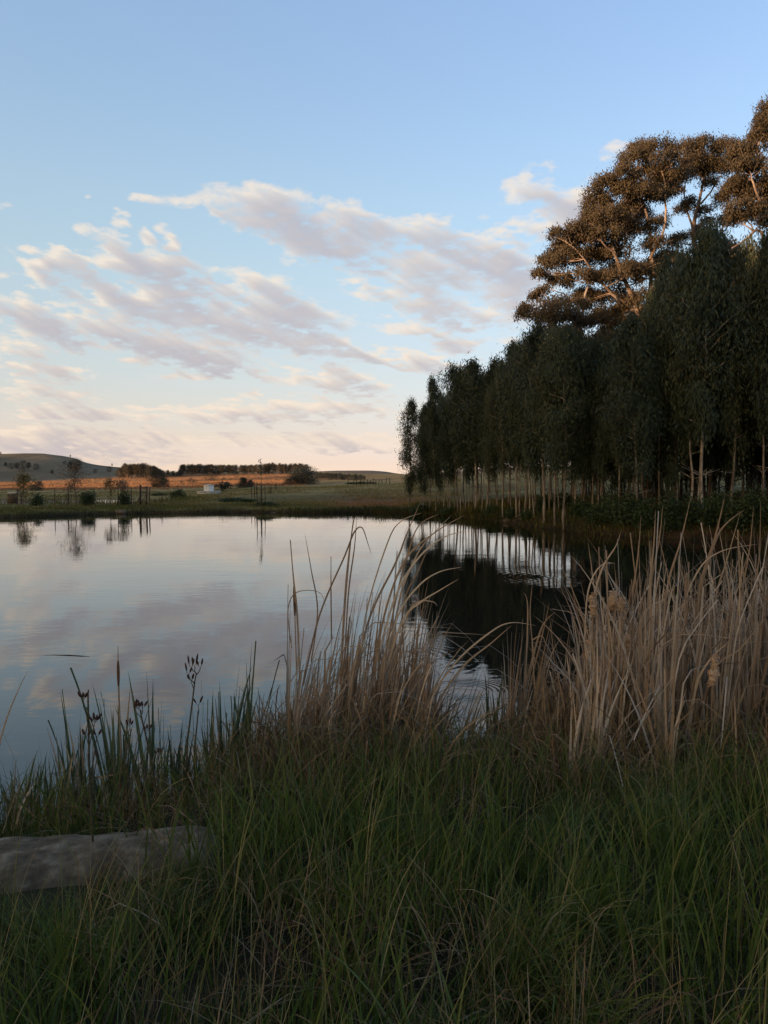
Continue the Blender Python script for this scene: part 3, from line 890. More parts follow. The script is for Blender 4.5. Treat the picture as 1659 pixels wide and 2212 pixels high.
# ------------------------------------------------------------------ old gums behind the plantation
def old_gum(name_label, foot, pads, limbs, depth, seed, leaf_n=3300, back=.5):
    """foot, limbs and pads are read from the photograph and stood up at their own distance, with real depth"""
    g = np.random.default_rng(seed)
    fp = at(foot[0], foot[1], depth)
    fp[2] = gz(fp[0], fp[1])
    root = thing('gum_tree', name_label, 'tree', fp, 0, 'tall old gums behind the plantation')
    tr, cr_ = MB(), MB()
    nodes = []
    dep = {}
    def P(x, y, dz):
        return at(x, y, depth + dz) - fp
    for li, (pts, r0, r1, dz0, dz1) in enumerate(limbs):
        n = len(pts)
        q = np.array([P(x, y, dz0 + (dz1 - dz0) * i / (n - 1)) for i, (x, y) in enumerate(pts)])
        # resample smoothly with a natural wander
        tt = np.linspace(0, n - 1, n * 5)
        i0 = np.clip(tt.astype(int), 0, n - 2); f = (tt - i0)[:, None]
        pm1 = q[np.clip(i0 - 1, 0, n - 1)]; p2 = q[np.clip(i0 + 2, 0, n - 1)]
        a, b = q[i0], q[i0 + 1]
        s = .5 * ((2 * a) + (b - pm1) * f + (2 * pm1 - 5 * a + 4 * b - p2) * f ** 2 + (-pm1 + 3 * a - 3 * b + p2) * f ** 3)
        s += np.cumsum(g.normal(0, .025, s.shape), 0) * np.sin(np.linspace(0, math.pi, len(s)))[:, None]
        tr.tube(s, np.linspace(r0, r1, len(s)) * .68, 8)
        nodes += [(p, r0 + (r1 - r0) * k / len(s)) for k, p in enumerate(s) if k > len(s) * .3]
    NP = np.array([p for p, r in nodes]); NR = np.array([r for p, r in nodes])
    pads = [(p, g.uniform(-2.2, 1.3)) for p in pads] + [((p[0] + g.normal(0, 9), p[1] + g.normal(0, 14), p[2] * .95, p[3]), g.uniform(1.2, 3.6)) for p in pads if back > g.random()]
    for (x, y, rx, ry), dz in pads:
        c = P(x, y, dz)
        ax, az_ = px(rx, depth), px(ry, depth)
        # a branch up into each pad of leaves, forking under it
        d = np.linalg.norm(NP - c, axis=1) + np.where(NP[:, 2] > c[2] - .2, 3.0, 0)
        k = int(np.argmin(d))
        s = wobble(NP[k], c - np.array([0, 0, az_ * .5]), 7, .07, g, .06)
        rr = min(NR[k] * .45, .03 + .018 * float(np.min(d)))
        tr.tube(s, np.linspace(rr, .016, 7), 5, cap=False)
        ends = []
        for j in range(7):
            e = c + np.array([g.normal(0, .55) * ax, g.normal(0, .6) * ax, g.uniform(-.1, .55) * az_])
            tr.tube(wobble(s[3 + j % 4], e, 5, .05, g), np.linspace(.018, .006, 5), 4, cap=False)
            ends.append(e)
        # clumps of leaves, denser on top, ragged below
        nc = 26
        area = max(.25, ax * az_)
        tot = int(leaf_n * min(2.2, area / .9))
        for j in range(nc):
            v = g.normal(0, 1, 3); v /= np.linalg.norm(v)
            v[2] = abs(v[2]) * 1.2 - .35
            cc = c + v * np.array([ax, ax * 1.05, az_]) * g.uniform(.55, 1.0)
            n = int(tot / nc * g.uniform(.5, 1.5))
            o = g.normal(0, 1, (n, 3)) * np.array([.19, .19, .15]) * (.5 + .5 * ax)
            leaves(cr_, cc + o, .14, .028, .9, .5, (.10 + .30 * g.random(), .55 + .45 * g.random()), g, 0, (cc + o - c) / np.array([ax, ax, az_]) + 1.2 * o / .19, .35)
    link('trunk', tr.mesh('trunk', M_GUMBARK, True), root)
    link('crown', cr_.mesh('crown', M_GUM), root)
    return root

G1P = [(1420,322,46,22),(1382,345,42,24),(1448,345,40,24),(1346,378,38,24),(1310,402,40,28),(1400,380,50,24),(1440,385,40,22),(1288,438,36,28),(1340,425,48,28),(1386,415,42,22),
       (1276,472,28,24),(1325,470,52,24),(1372,452,40,20),(1425,420,34,18),(1243,492,24,18),(1263,512,40,24),(1310,512,50,24),(1202,505,18,14),(1218,530,34,22),(1186,568,26,20),
       (1232,558,44,24),(1282,556,44,24),(1330,545,40,20),(1166,590,15,12),(1208,606,38,20),(1252,600,40,20),(1390,500,36,20),(1424,478,28,15),(1415,530,34,20),(1300,600,40,22),
       (1350,590,44,24),(1400,590,40,24),(1270,640,40,22),(1330,640,45,26),(1390,650,45,28),(1440,560,40,24),(1450,620,40,26),(1300,690,38,24),(1350,700,42,24),(1400,700,40,24),(1440,680,40,26),(1330,745,40,24),(1420,745,40,26),(1462,700,36,26),(1480,655,36,26),(1375,770,40,24),(1290,760,36,24)]
G1L = [([(1402,1085),(1400,900),(1402,780),(1388,690),(1352,600),(1322,530)], .34, .12, 0, -1.2),
       ([(1395,740),(1400,660),(1404,560),(1398,490),(1392,445)], .20, .09, 0, -.6),
       ([(1385,680),(1330,640),(1290,600),(1262,560)], .15, .06, -.4, -2),
       ([(1350,600),(1335,550),(1300,520)], .12, .06, -1.2, -2),
       ([(1404,560),(1430,500),(1440,420),(1430,370)], .13, .05, -1, -1),
       ([(1392,445),(1370,400),(1350,385)], .09, .05, -.6, -.8)]
old_gum('tall old gum with a broad domed sunlit crown over the plantation', (1402, 1085), G1P, G1L, 46.0, 301)
G0P = [(1128,680,20,17),(1140,665,16,12),(1156,640,16,10),(1172,628,16,10),(1198,655,36,18),(1182,690,30,24),(1206,672,34,20),(1232,690,34,22),(1180,712,24,16),(1250,660,32,18),(1225,720,34,20),(1262,705,34,22),(1290,690,30,22),(1205,745,30,20),(1250,750,40,24),(1300,740,40,26)]
G0L = [([(1262,1085),(1262,900),(1258,800),(1254,720),(1262,650),(1270,620)], .26, .08, 0, .5),
       ([(1256,740),(1232,690),(1200,672),(1170,655)], .11, .04, 0, -1.5),
       ([(1254,770),(1215,735),(1165,715),(1140,700)], .10, .03, 0, -1),
       ([(1254,720),(1248,670),(1225,645),(1190,625)], .09, .03, 0, 1)]
old_gum('smaller old gum with thin open crown, lowest of the sunlit gums', (1262, 1085), G0P, G0L, 43.0, 302, 2500, .35)
G2P = [(1484,325,40,20),(1522,318,46,22),(1565,322,36,20),(1502,355,44,24),(1545,360,40,22),(1474,375,24,16),(1580,350,30,20),(1530,395,24,12),(1486,440,22,15),(1560,430,26,14),(1592,395,24,18),(1520,455,20,12),(1575,475,28,16),(1470,520,30,20),(1530,540,36,22),(1575,540,34,22),(1480,590,40,24),(1540,600,44,26),(1460,410,18,11),(1505,500,24,14)]
G2L = [([(1515,1085),(1512,900),(1508,700),(1505,560),(1500,490),(1514,440),(1522,395),(1524,350)], .36, .08, 0, .5),
       ([(1503,520),(1485,480),(1474,440),(1480,400)], .12, .05, 0, -1),
       ([(1514,440),(1540,410),(1556,380)], .10, .05, 0, 1),
       ([(1505,600),(1540,540),(1562,480),(1572,430),(1585,390)], .15, .05, 0, 2)]
old_gum('tall old gum with open see-through crown, right beside the domed gum', (1515, 1085), G2P, G2L, 51.0, 303, 3000, .3)
G3P = [(1662,262,30,30),(1645,300,36,28),(1606,330,36,24),(1625,365,46,28),(1590,405,36,26),(1640,415,48,30),(1604,450,40,26),(1650,460,40,28),(1590,470,24,18),(1700,280,46,36),(1720,340,60,40),(1700,400,60,36),(1690,460,50,30),(1730,470,60,36),(1690,230,50,30),(1740,250,50,36),(1645,560,34,22),(1700,560,50,34),(1620,600,40,26),(1600,555,26,16),(1660,620,46,28),(1720,620,50,34)]
G3L = [([(1712,1085),(1715,900),(1718,700),(1715,560),(1705,440),(1690,340),(1685,280)], .42, .10, 0, 0),
       ([(1716,640),(1660,560),(1640,500),(1600,522),(1565,545)], .17, .05, -1, -2.8),
       ([(1718,600),(1680,500),(1640,440),(1625,390)], .18, .06, -1, -2.4),
       ([(1705,440),(1670,420),(1640,330),(1650,290)], .14, .06, 0, .5)]
old_gum('tallest old gum, its sunlit crown cut by the photo\'s right edge', (1712, 1085), G3P, G3L, 41.0, 304, 3600)

# ------------------------------------------------------------------ far trees
def far_tree_meshes(seed, mat_, shape, nleaf=1500, lsize=.42, bark=None):
    """10 m tree: trunk with limbs, crown of leaf clumps; shape: round, tall, cone, thin"""
    g = np.random.default_rng(seed)
    tr, cr_ = MB(), MB()
    H = 10.0
    top = np.array([g.normal(0, .3), g.normal(0, .3), H * .9])
    trunk = wobble(np.array([0, 0, -.4]), top, 8, .12, g)
    tr.tube(trunk, np.linspace(.24, .05, 8), 6)
    nc = 26
    for i in range(nc):
        q = (i + .5) / nc
        if shape == 'round':
            z = H * (.18 + .74 * q); R_ = 4.2 * math.sin(math.pi * (.22 + .72 * q)) ** .8
        elif shape == 'tall':
            z = H * (.34 + .60 * q); R_ = 2.2 * math.sin(math.pi * (.15 + .8 * q)) ** .7
        elif shape == 'cone':
            z = H * (.12 + .84 * q); R_ = 2.9 * (1 - q) ** .7 + .25
        else:
            z = H * (.30 + .66 * q); R_ = 2.4 * (1 - .75 * q)
        az = i * 2.399 + g.normal(0, .3)
        rr = R_ * g.uniform(.45, .95)
        c = np.array([math.cos(az) * rr, math.sin(az) * rr, z])
        k = int(min(6, max(1, (z - .12 * H) / (H * .9) * 7)))
        tr.tube(wobble(trunk[k], c, 5, .1, g), np.linspace(.09, .03, 5), 4, cap=False)
        n = int(nleaf / nc * g.uniform(.6, 1.4))
        o = g.normal(0, 1, (n, 3)) * np.array([1, 1, .75]) * (.34 * R_ ** .5 + .22)
        leaves(cr_, c + o, lsize, lsize * .30, .5, .8, (.1 + .4 * g.random(), .6 + .4 * g.random()), g)
    return tr.mesh('trunk', bark or M_BARK_FAR, True), cr_.mesh('crown', mat_)

FAR_GUM = [far_tree_meshes(400 + i, M_FAR, s) for i, s in enumerate(['round', 'tall', 'round', 'tall', 'tall'])]
FAR_DARK = [far_tree_meshes(420 + i, M_FARDARK, s) for i, s in enumerate(['cone', 'round', 'cone', 'tall'])]
ROUND = far_tree_meshes(440, M_FAR, 'round', 5200, .34)
ROUNDD = far_tree_meshes(441, M_FARDARK, 'round', 5200, .34)
DARK_NEAR = [far_tree_meshes(450, M_FARDARK, 'cone', 4200, .36), far_tree_meshes(451, M_FARDARK, 'round', 3600, .36)]

def plant(name, ms, label, cat, pos, H, W=1.0, group=None, rz=0.0):
    t_ = thing(name, label, cat, pos, rz, group)
    s = H / 10
    t_.scale = (s * W, s * W, s)
    link('trunk', ms[0], t_)
    link('crown', ms[1], t_)
    return t_

def far_plant(name, ms, label, cat, xd, ytop, Y, W=1.0, group=None, rz=0.0, sink=0.0, ybase=None):
    r_ = ray(xd, 1000)
    x = r_[0] * Y
    z = gz(x, Y) if ybase is None else HC + ray(xd, ybase)[2] * Y
    H = HC + ray(xd, ytop)[2] * Y - z
    return plant(name, ms, label, cat, (x, Y, z - sink), max(H, .8) + sink, W, group, rz)

g_ = np.random.default_rng(77)
# long wood along the far rise
def skyw(xd, pts):
    a = np.array(pts, float)
    return float(np.interp(xd, a[:, 0], a[:, 1]))
WOODB = [(385, 1003), (430, 1002), (480, 1003), (540, 1004), (562, 1002), (590, 999), (612, 1001), (640, 1000), (662, 1002)]
for i in range(86):
    xd = 388 + (662 - 388) * (i % 43 + g_.random()) / 43
    Y = 590 + (i // 43) * 18 + g_.uniform(-7, 7)
    far_plant('far_gum_tree', FAR_GUM[int(g_.integers(0, 5))], 'gum tree in the long wood along the far rise, orange light on its trunk', 'tree', xd, skyw(xd, WOODB) + g_.uniform(-1, 2.5), Y,
              1.0, 'gums of the long wood on the far rise', g_.uniform(0, 6))
WOODA = [(252, 1012), (262, 1004), (285, 999), (310, 1000), (330, 1005), (345, 1008), (362, 1010), (388, 1014)]
for i in range(30):
    xd = 256 + (345 - 256) * (i % 15 + g_.random()) / 15
    Y = 500 + (i // 15) * 16 + g_.uniform(-6, 6)
    far_plant('far_gum_tree', FAR_GUM[int(g_.integers(0, 5))], 'gum tree in the rounded grove at the foot of the dark hill', 'tree', xd, skyw(xd, WOODA) + g_.uniform(-1, 4), Y, .95,
              'gums of the grove at the foot of the hill', g_.uniform(0, 6), 0, 1034)
for i in range(14):
    xd = 345 + (395 - 345) * (i + g_.random()) / 14
    far_plant('far_tree', FAR_DARK[int(g_.integers(0, 4))], 'low dark tree in the strip joining the grove to the long wood', 'tree', xd, 1015 + g_.uniform(-1, 3), 540 + g_.uniform(-8, 8), 1.1,
              'low dark trees between grove and long wood', g_.uniform(0, 6), 0, 1031)
for i in range(30):
    xd = 684 + (790 - 684) * (i + g_.random()) / 30
    far_plant('pine_tree', FAR_DARK[[0, 2, 3][int(g_.integers(0, 3))]], 'dark pine in the low belt under the far flat hill', 'tree', xd, 1020 + (xd - 684) * .05 + g_.uniform(-1.5, 3), 400 + g_.uniform(-14, 14), 1.5,
              'pines of the low belt under the far hill', g_.uniform(0, 6), .3)
for xd, yt, Y, w, lab in [(455, 1020, 430, 1.7, 'broad reddish-brown tree clump in the middle of the orange field'), (411, 1032, 330, 1.3, 'round dark bush alone on the orange field'),
                          (392, 1037, 330, 1.2, 'small bush left of the round dark bush on the orange field'), (484, 1031, 400, 1.2, 'small grey-brown tree right of the reddish clump'),
                          (497, 1034, 380, 1.0, 'smallest tree on the orange field, right of the grey-brown one'), (420, 1035, 335, 1.3, 'low bush right against the round dark bush')]:
    far_plant('field_tree', FAR_GUM[0] if w > 1.25 else FAR_GUM[2], lab, 'tree', xd, yt, Y, w, None, g_.uniform(0, 6), .4)
# scrub on the dark hill
for i, (xd, yd, s) in enumerate([(12, 1010, 3.0), (24, 1014, 3.6), (36, 1016, 4.0), (50, 1018, 5.6), (62, 1015, 4.0), (78, 1015, 3.5), (152, 1018, 5.0), (162, 1016, 6.5), (170, 1014, 5.0), (140, 1004, 2.5), (270, 1018, 4.5), (236, 1020, 3.4), (112, 1026, 2.6), (205, 1022, 2.4)]):
    u = ray(xd, 1000)[0]
    Ys = np.linspace(475, 718, 400)
    z_, _ = left_hill(u * Ys, Ys)
    k = int(np.argmax(z_ > HC + ray(xd, yd)[2] * Ys)) or 200
    plant('hill_bush', FAR_DARK[1 if i % 2 else 3], 'dark round bush on the slope of the long hill at the left', 'bush', (u * Ys[k], Ys[k], z_[k] - .5), s * 1.6, 1.15, 'bushes on the dark hill slope', i)
for xd, yt, lab in [(242, 1011, 'lone tree standing on the hill\'s falling crest, against the sky'), (2, 978, 'lone bush on the hilltop at the photo\'s left edge'), (152, 1000, 'bent little tree on the brow of the hill')]:
    u = ray(xd, 1000)[0]
    zz = float(left_hill(np.array([u * 712.]), np.array([712.]))[0][0])
    H = max(3.0, HC + ray(xd, yt)[2] * 712 - zz)
    plant('hill_tree', FAR_GUM[1], lab, 'tree', (u * 712, 712, zz - .4), H + .4, .8)

# trees standing by themselves on the middle ground
far_plant('tree', ROUNDD, 'big round tree with a dark skirt and rusty sunlit top beyond the field', 'tree', 650, 1010, 290, 1.95, None, .4, .6, 1051)
far_plant('tree', ROUND, 'rusty sunlit tree crown rising just behind the big dark round tree', 'tree', 657, 1003, 299, 1.5, None, 1.4, .6, 1050)
far_plant('bush', DARK_NEAR[1], 'low rounded dark bush at the left foot of the big round tree', 'bush', 623, 1034, 285, 1.35, None, .4, .5, 1051)
far_plant('tree', ROUND, 'tall brown tree with a pale forked trunk before the grove', 'tree', 340, 1012, 235, 1.1, None, 2.0, .2, 1057)
far_plant('tree', DARK_NEAR[1], 'dark bush against the right foot of the tall brown tree', 'bush', 353, 1031, 232, 1.2, None, 2.0, .2, 1057)
far_plant('tree', DARK_NEAR[0], 'dark cone-shaped tree beside a smaller one on the field right of the white tank', 'tree', 525, 1031, 128, 1.5, None, .7, .1, 1065)
far_plant('tree', DARK_NEAR[0], 'smaller dark cone-shaped tree leaning on its larger twin', 'tree', 541, 1036, 130, 1.2, None, 2.7, .1, 1064)
far_plant('tree', DARK_NEAR[1], 'dense dark green tree between the yellowing tree and the first fence post', 'tree', 83, 1038, 150, 1.0, None, .7, .2, 1062)
far_plant('tree', DARK_NEAR[1], 'low dark bush touching the dense dark green tree', 'bush', 71, 1046, 148, 1.2, None, 1.7, .2, 1062)

# ------------------------------------------------------------------ far bank: small trees, fence, gate, stakes, tank
def small_tree_meshes(seed, H, stem, crown_w, crown_z0, nleaf, mat_, lsize=.11, twigs=26, barkm=None):
    """a young broadleaf with thin twiggy limbs and few leaves"""
    g = np.random.default_rng(seed)
    tr, cr_ = MB(), MB()
    trunk = wobble(np.array([0, 0, -.2]), np.array([g.normal(0, .08), g.normal(0, .08), H * .97]), 9, .03, g)
    tr.tube(trunk, np.linspace(stem, .008, 9), 6)
    for i in range(twigs):
        q = (i + .5) / twigs
        z = crown_z0 + (H * .95 - crown_z0) * q ** .9
        k = min(7.99, (z + .2) / (H + .2) * 8)
        base = trunk[int(k)] + (trunk[int(k) + 1] - trunk[int(k)]) * (k - int(k))
        R_ = crown_w * (math.sin(math.pi * (.22 + .66 * q)) ** .9) * (1.05 - .55 * q)
        az = i * 2.4 + g.normal(0, .3)
        L = R_ * g.uniform(.7, 1.15)
        e = base + np.array([math.cos(az) * L, math.sin(az) * L, L * g.uniform(.5, 1.0)])
        b = wobble(base, e, 6, .035, g)
        tr.tube(b, np.linspace(.016, .004, 6), 4, cap=False)
        for j in range(4):
            s = b[2 + j % 4]
            e2 = s + g.normal(0, .22, 3) * (.6 + L) + np.array([0, 0, .12])
            tw = wobble(s, e2, 4, .02, g)
            tr.tube(tw, np.linspace(.007, .003, 4), 4, cap=False)
            n = max(1, int(nleaf / twigs / 4))
            leaves(cr_, tw[g.integers(1, 4, n)] + g.normal(0, .07, (n, 3)), lsize, lsize * .33, .6, .8, (.1, .95), g)
    return tr.mesh('trunk', barkm or M_WOOD, True), cr_.mesh('crown', mat_)

def bank_tree(name, ms, label, xd, yd_base, Y, cat='tree'):
    u = ray(xd, 1000)[0]
    z = gz(u * Y, Y)
    t_ = thing(name, label, cat, (u * Y, Y, z), 0)
    link('trunk', ms[0], t_)
    link('crown', ms[1], t_)
    return t_
def hgt(xd, ytop, Y):
    u = ray(xd, 1000)[0]
    return HC + ray(xd, ytop)[2] * Y - gz(u * Y, Y)

bank_tree('sapling', small_tree_meshes(501, hgt(163, 1002, 60), .035, 1.15, .9, 640, M_AUTUMN, .12, 30), 'bare-looking brown sapling with a clear stem, the tallest on the far bank', 163, 1100, 60)
bank_tree('sapling', small_tree_meshes(502, hgt(50, 1022, 61), .03, .85, .5, 1500, M_YELLOW, .11, 26), 'yellowing sapling left of the dense dark green tree', 50, 1100, 61)
bank_tree('sapling', small_tree_meshes(503, hgt(236, 1035, 59), .025, .62, .7, 330, M_YELLOW, .12, 16), 'thin sparse sapling, the left one of two close together on the far bank', 236, 1092, 59)
bank_tree('sapling', small_tree_meshes(504, hgt(264, 1038, 59), .028, .70, .75, 420, M_AUTUMN, .12, 18), 'brown sparse sapling with a slanting prop, right one of two close together', 264, 1092, 59)
bank_tree('sapling', small_tree_meshes(505, hgt(480, 1055, 92), .04, .9, .8, 500, M_FARDARK, .2, 12), 'small leaning dark sapling right of the white tank', 482, 1066, 92)
bank_tree('sapling', small_tree_meshes(506, hgt(130, 1045, 63), .02, .5, .5, 120, M_AUTUMN, .12, 10), 'wispy little sapling in front of the tallest bare-looking one', 150, 1090, 63)

def shrub_mesh(seed, w, h, n, mat_, lsize=.10, up=.3):
    g = np.random.default_rng(seed)
    mb = MB()
    nc = 14
    for i in range(nc):
        az = g.uniform(0, 6.28); r_ = math.sqrt(g.random()) * w * .75
        z = h * g.uniform(.12, .85) * (1 - .45 * (r_ / w) ** 2)
        c = np.array([math.cos(az) * r_, math.sin(az) * r_, z])
        k = int(n / nc)
        leaves(mb, c + g.normal(0, 1, (k, 3)) * np.array([.26 * w, .26 * w, .20 * h]), lsize, lsize * .32, -up, .8, (.1 + .3 * g.random(), .6 + .4 * g.random()), g)
        mb.tube(wobble(np.array([math.cos(az) * r_ * .2, math.sin(az) * r_ * .2, -.1]), c, 5, .02, g), np.linspace(.014, .004, 5), 4, .1, cap=False)
    return mb.mesh('shrub', mat_)
def shrub(label, xd, ytop, Y, wpx, n, mat_=None, seed=0, group=None, z=None, lsize=.10, x=None):
    u = ray(xd, 1000)[0]
    zz = gz(u * Y, Y) if z is None else z
    h = max(.25, HC + ray(xd, ytop)[2] * Y - zz)
    o = link('shrub', shrub_mesh(seed, px(wpx, Y) / 2, h, n, mat_ or M_SHRUB, lsize), None, (u * Y, Y, zz), 0)
    return tag(o, label, 'shrub', group)
shrub('dark green shrub below the dense dark tree, leftmost of the far bank shrubs', 81, 1068, 59, 30, 1500, None, 601)
shrub('broad green shrub on the far bank between the tallest sapling and the thin pair', 191, 1062, 59, 36, 2200, None, 602)
shrub('dark shrub at the foot of the propped brown sapling', 268, 1064, 59, 26, 1600, None, 603)
shrub('spiky tall dark shrub left of the white tank', 384, 1058, 82, 36, 1300, None, 604, lsize=.16)
shrub('low grey-green shrub behind the second pond, right of the gate', 345, 1066, 90, 40, 900, None, 605, lsize=.14)
shrub('low tuft of bushy growth around the foot of the staked sapling', 574, 1088, 57, 44, 1800, None, 606)
shrub('low green bush in rough grass below the white tank', 500, 1076, 64, 60, 2000, None, 607)
shrub('small bush in rough grass left of the staked sapling', 535, 1078, 63, 36, 1400, None, 608)

def post_mesh(h, r_=.035, sides=6):
    return MB().tube([(0, 0, -.3), (0, 0, h * .5), (.01, 0, h)], [r_, r_, r_ * .9], sides).mesh('post', M_POST)
# fence along the far bank
fence = thing('wire_fence', 'sagging wire fence on dark posts along the far bank', 'fence', (at(117, 1090, 59)[0], 59, .32))
fpts = []
for xd, yt, Y in [(-120, 1054, 59), (-40, 1054, 59), (36, 1056, 59), (117, 1053, 59), (146, 1050, 59), (202, 1056, 59.2), (254, 1052, 59), (283, 1053, 59)]:
    u = ray(xd, 1000)[0]
    p = np.array([u * Y, Y, gz(u * Y, Y)])
    h = HC + ray(xd, yt)[2] * Y - p[2]
    link('post', post_mesh(h, .030 if xd != 146 else .042), fence, p - np.array(fence.location))
    fpts.append((p, h))
wm = MB()
for q in (.25, .5, .75, .95):
    for (p, h), (p2, h2) in zip(fpts[:-1], fpts[1:]):
        a = p + np.array([0, 0, h * q]); b = p2 + np.array([0, 0, h2 * q])
        tt = np.linspace(0, 1, 7)[:, None]
        w_ = a + (b - a) * tt
        w_[:, 2] -= .05 * (4 * tt * (1 - tt))[:, 0]
        wm.tube(w_ - np.array(fence.location), .004, 4, cap=False)
link('wires', wm.mesh('wires', M_WIRE), fence)
# gate frame: two heavy posts, a thinner one, rails, mesh and brace
gp = at(310, 1096, 58.5); gp[2] = gz(gp[0], gp[1])
gate = thing('wire_gate', 'dark wire gate between thick posts, standing alone on the far bank', 'gate', gp)
def gpt(xd, yd, Y=58.5):
    return at(xd, yd, Y) - gp
for xd, yt, r_ in [(302.5, 1047, .085), (316.5, 1051, .065), (322.5, 1052, .045)]:
    link('post', MB().tube([gpt(xd, 1100), gpt(xd + .3, 1075), gpt(xd + 1.0, yt)], [r_, r_, r_ * .85], 8).mesh('post', M_POST), gate)
rm = MB()
for y in (1052, 1064, 1078, 1093):
    rm.tube([gpt(303, y), gpt(316.5, y + .5)], .022, 5)
rm.tube([gpt(303, 1092), gpt(316.5, 1066)], .022, 5)
link('rails', rm.mesh('rails', M_POST), gate)
nm = MB()
for k in range(9):
    nm.tube([gpt(304 + k * 1.45, 1053), gpt(304 + k * 1.45, 1093)], .005, 4, cap=False)
for k in range(10):
    nm.tube([gpt(303, 1054 + k * 4), gpt(316, 1054 + k * 4)], .005, 4, cap=False)
link('wire_mesh', nm.mesh('wire_mesh', M_WIRE), gate)
link('brace', MB().tube([gpt(288, 1093), gpt(302, 1074)], .035, 5).mesh('brace', M_POST), gate)
# prop leaning on the brown sapling
pr = at(249, 1093, 58.8)
o = link('prop_pole', MB().tube([(0, 0, -.2), at(256, 1078, 58.8) - pr, at(262, 1066, 58.8) - pr], .032, 5).mesh('prop_pole', M_STAKE), None, pr)
tag(o, 'slanting wooden prop against the brown sapling on the far bank', 'pole')

def staked(label, xd, Y, ytop_stake, wpx, sap_top, seed, leafn, n=4, r_=.03):
    u = ray(xd, 1000)[0]
    base = np.array([u * Y, Y, gz(u * Y, Y)])
    root = thing('tree_guard', label, 'tree guard', base, 0)
    hs = HC + ray(xd, ytop_stake)[2] * Y - base[2]
    w_ = px(wpx, Y)
    g = np.random.default_rng(seed)
    tops = []
    for k in range(n):
        ax = (k / (n - 1) - .5) * w_; ay = .28 * (1 if k % 2 else -1)
        hh = hs * g.uniform(.84, 1.02)
        b = np.array([ax, ay, -.25]); e = np.array([ax + g.normal(0, .05), ay * .8, hh])
        link('stake', MB().tube(wobble(b, e, 5, .012, g), r_ * g.uniform(.75, 1.2), 6).mesh('stake', M_STAKE), root)
        tops.append((b, e))
    for q in (.42, .80):
        m = MB()
        for (b, e), (b2, e2) in zip(tops[:-1], tops[1:]):
            m.tube([b + (e - b) * q, b2 + (e2 - b2) * q], .014, 5)
        link('crossbar', m.mesh('crossbar', M_STAKE), root)
    if sap_top:
        H = HC + ray(xd, sap_top)[2] * Y - base[2]
        sp = thing('sapling', 'thin tall sapling with a tuft of leaves on top, inside a cage of stakes' if leafn else 'thin stick of a sapling inside a small stake cage', 'tree', base + np.array([0, 0, 0]), 0)
        tr = MB(); cr_ = MB()
        s = wobble(np.array([.04, 0, -.2]), np.array([-.04, 0, H]), 10, .02, g)
        tr.tube(s, np.linspace(.026, .006, 10), 5)
        for k in range(8):
            b = s[4 + k % 3]; az = g.uniform(0, 6.28); L = g.uniform(.35, .8)
            tr.tube(wobble(b, b + np.array([math.cos(az) * L, math.sin(az) * L * .6, L * .9]), 5, .02, g), np.linspace(.009, .003, 5), 4, cap=False)
        link('trunk', tr.mesh('trunk', M_WOOD), sp)
        for k in range(leafn):
            z = H * g.uniform(.70, 1.0)
            c = np.array([-.03 + g.normal(0, .10 * (1.5 - z / H)), g.normal(0, .1), z])
            leaves(cr_, c + g.normal(0, .03, (2, 3)), .13, .035, .6, .7, (.1, .8), g)
        link('crown', cr_.mesh('crown', M_YOUNG), sp)
staked('tall rough cage of four stakes with crossbars round a sapling at the water', 564, 57, 1042, 15, 990, 701, 30)
staked('smaller stake cage on the green field, beside the twin cone-shaped trees', 549, 72, 1046, 9, None, 702, 0, 4, .032)
staked('narrow dark stake cage farthest right on the green field', 596, 96, 1046, 3.5, None, 703, 0, 3, .04)
staked('faint stake cage farther back, right of the tall one', 584, 80, 1050, 4, None, 704, 0, 3, .03)

# white water tank on its base
tp = at(451, 1068, 88); tp[2] = gz(tp[0], tp[1])
base_z = max(HC + ray(451, 1071)[2] * 88, tp[2] + .1)
tank = thing('water_tank', 'round white water tank on a wide pale concrete base across the pond', 'water tank', (tp[0], tp[1], base_z))
bm = MB(); th = np.linspace(0, 2 * math.pi, 33)[:-1]
bm.box((0, 0, .02), (px(42, 88), 1.9, .30)).box((-.55, -.98, .19), (.9, .16, .10))
bm.box((0, 0, .20), (px(46, 88), 2.05, .08))
o = link('base', bm.mesh('base', M_CONC), tank)
r_ = px(10.5, 88); hh = px(13, 88)
prof = [(r_ * .98, .24), (r_, .30), (r_ * .97, .24 + hh * .45), (r_ * 1.02, .24 + hh * .5), (r_ * .97, .24 + hh * .55), (r_ * 1.0, .24 + hh * .93), (r_ * 1.04, .24 + hh * .94), (r_ * 1.04, .24 + hh), (r_ * .3, .24 + hh * 1.05), (.001, .24 + hh * 1.05)]
vv_ = np.array([[math.cos(a) * q[0], math.sin(a) * q[0], q[1]] for q in prof for a in th])
ff = [[i * 32 + j, i * 32 + (j + 1) % 32, (i + 1) * 32 + (j + 1) % 32, (i + 1) * 32 + j] for i in range(len(prof) - 1) for j in range(32)]
link('tank_body', MB().add(vv_, ff).mesh('tank_body', M_TANK, True), tank)
# the mound under the tank stays part of the land; a low dark box stands to its right
p = at(479, 1066, 96)
o = link('low_hut', MB().box((0, 0, .1), (.75, .6, .5)).box((0, -.32, .16), (.30, .05, .26), .9).box((0, 0, .38), (.9, .7, .06)).mesh('low_hut', M_WOOD), None, (at(478, 1074, 96)[0], 96, HC + ray(478, 1074)[2] * 96))
tag(o, 'small low dark box on the grass right of the white tank', 'box')
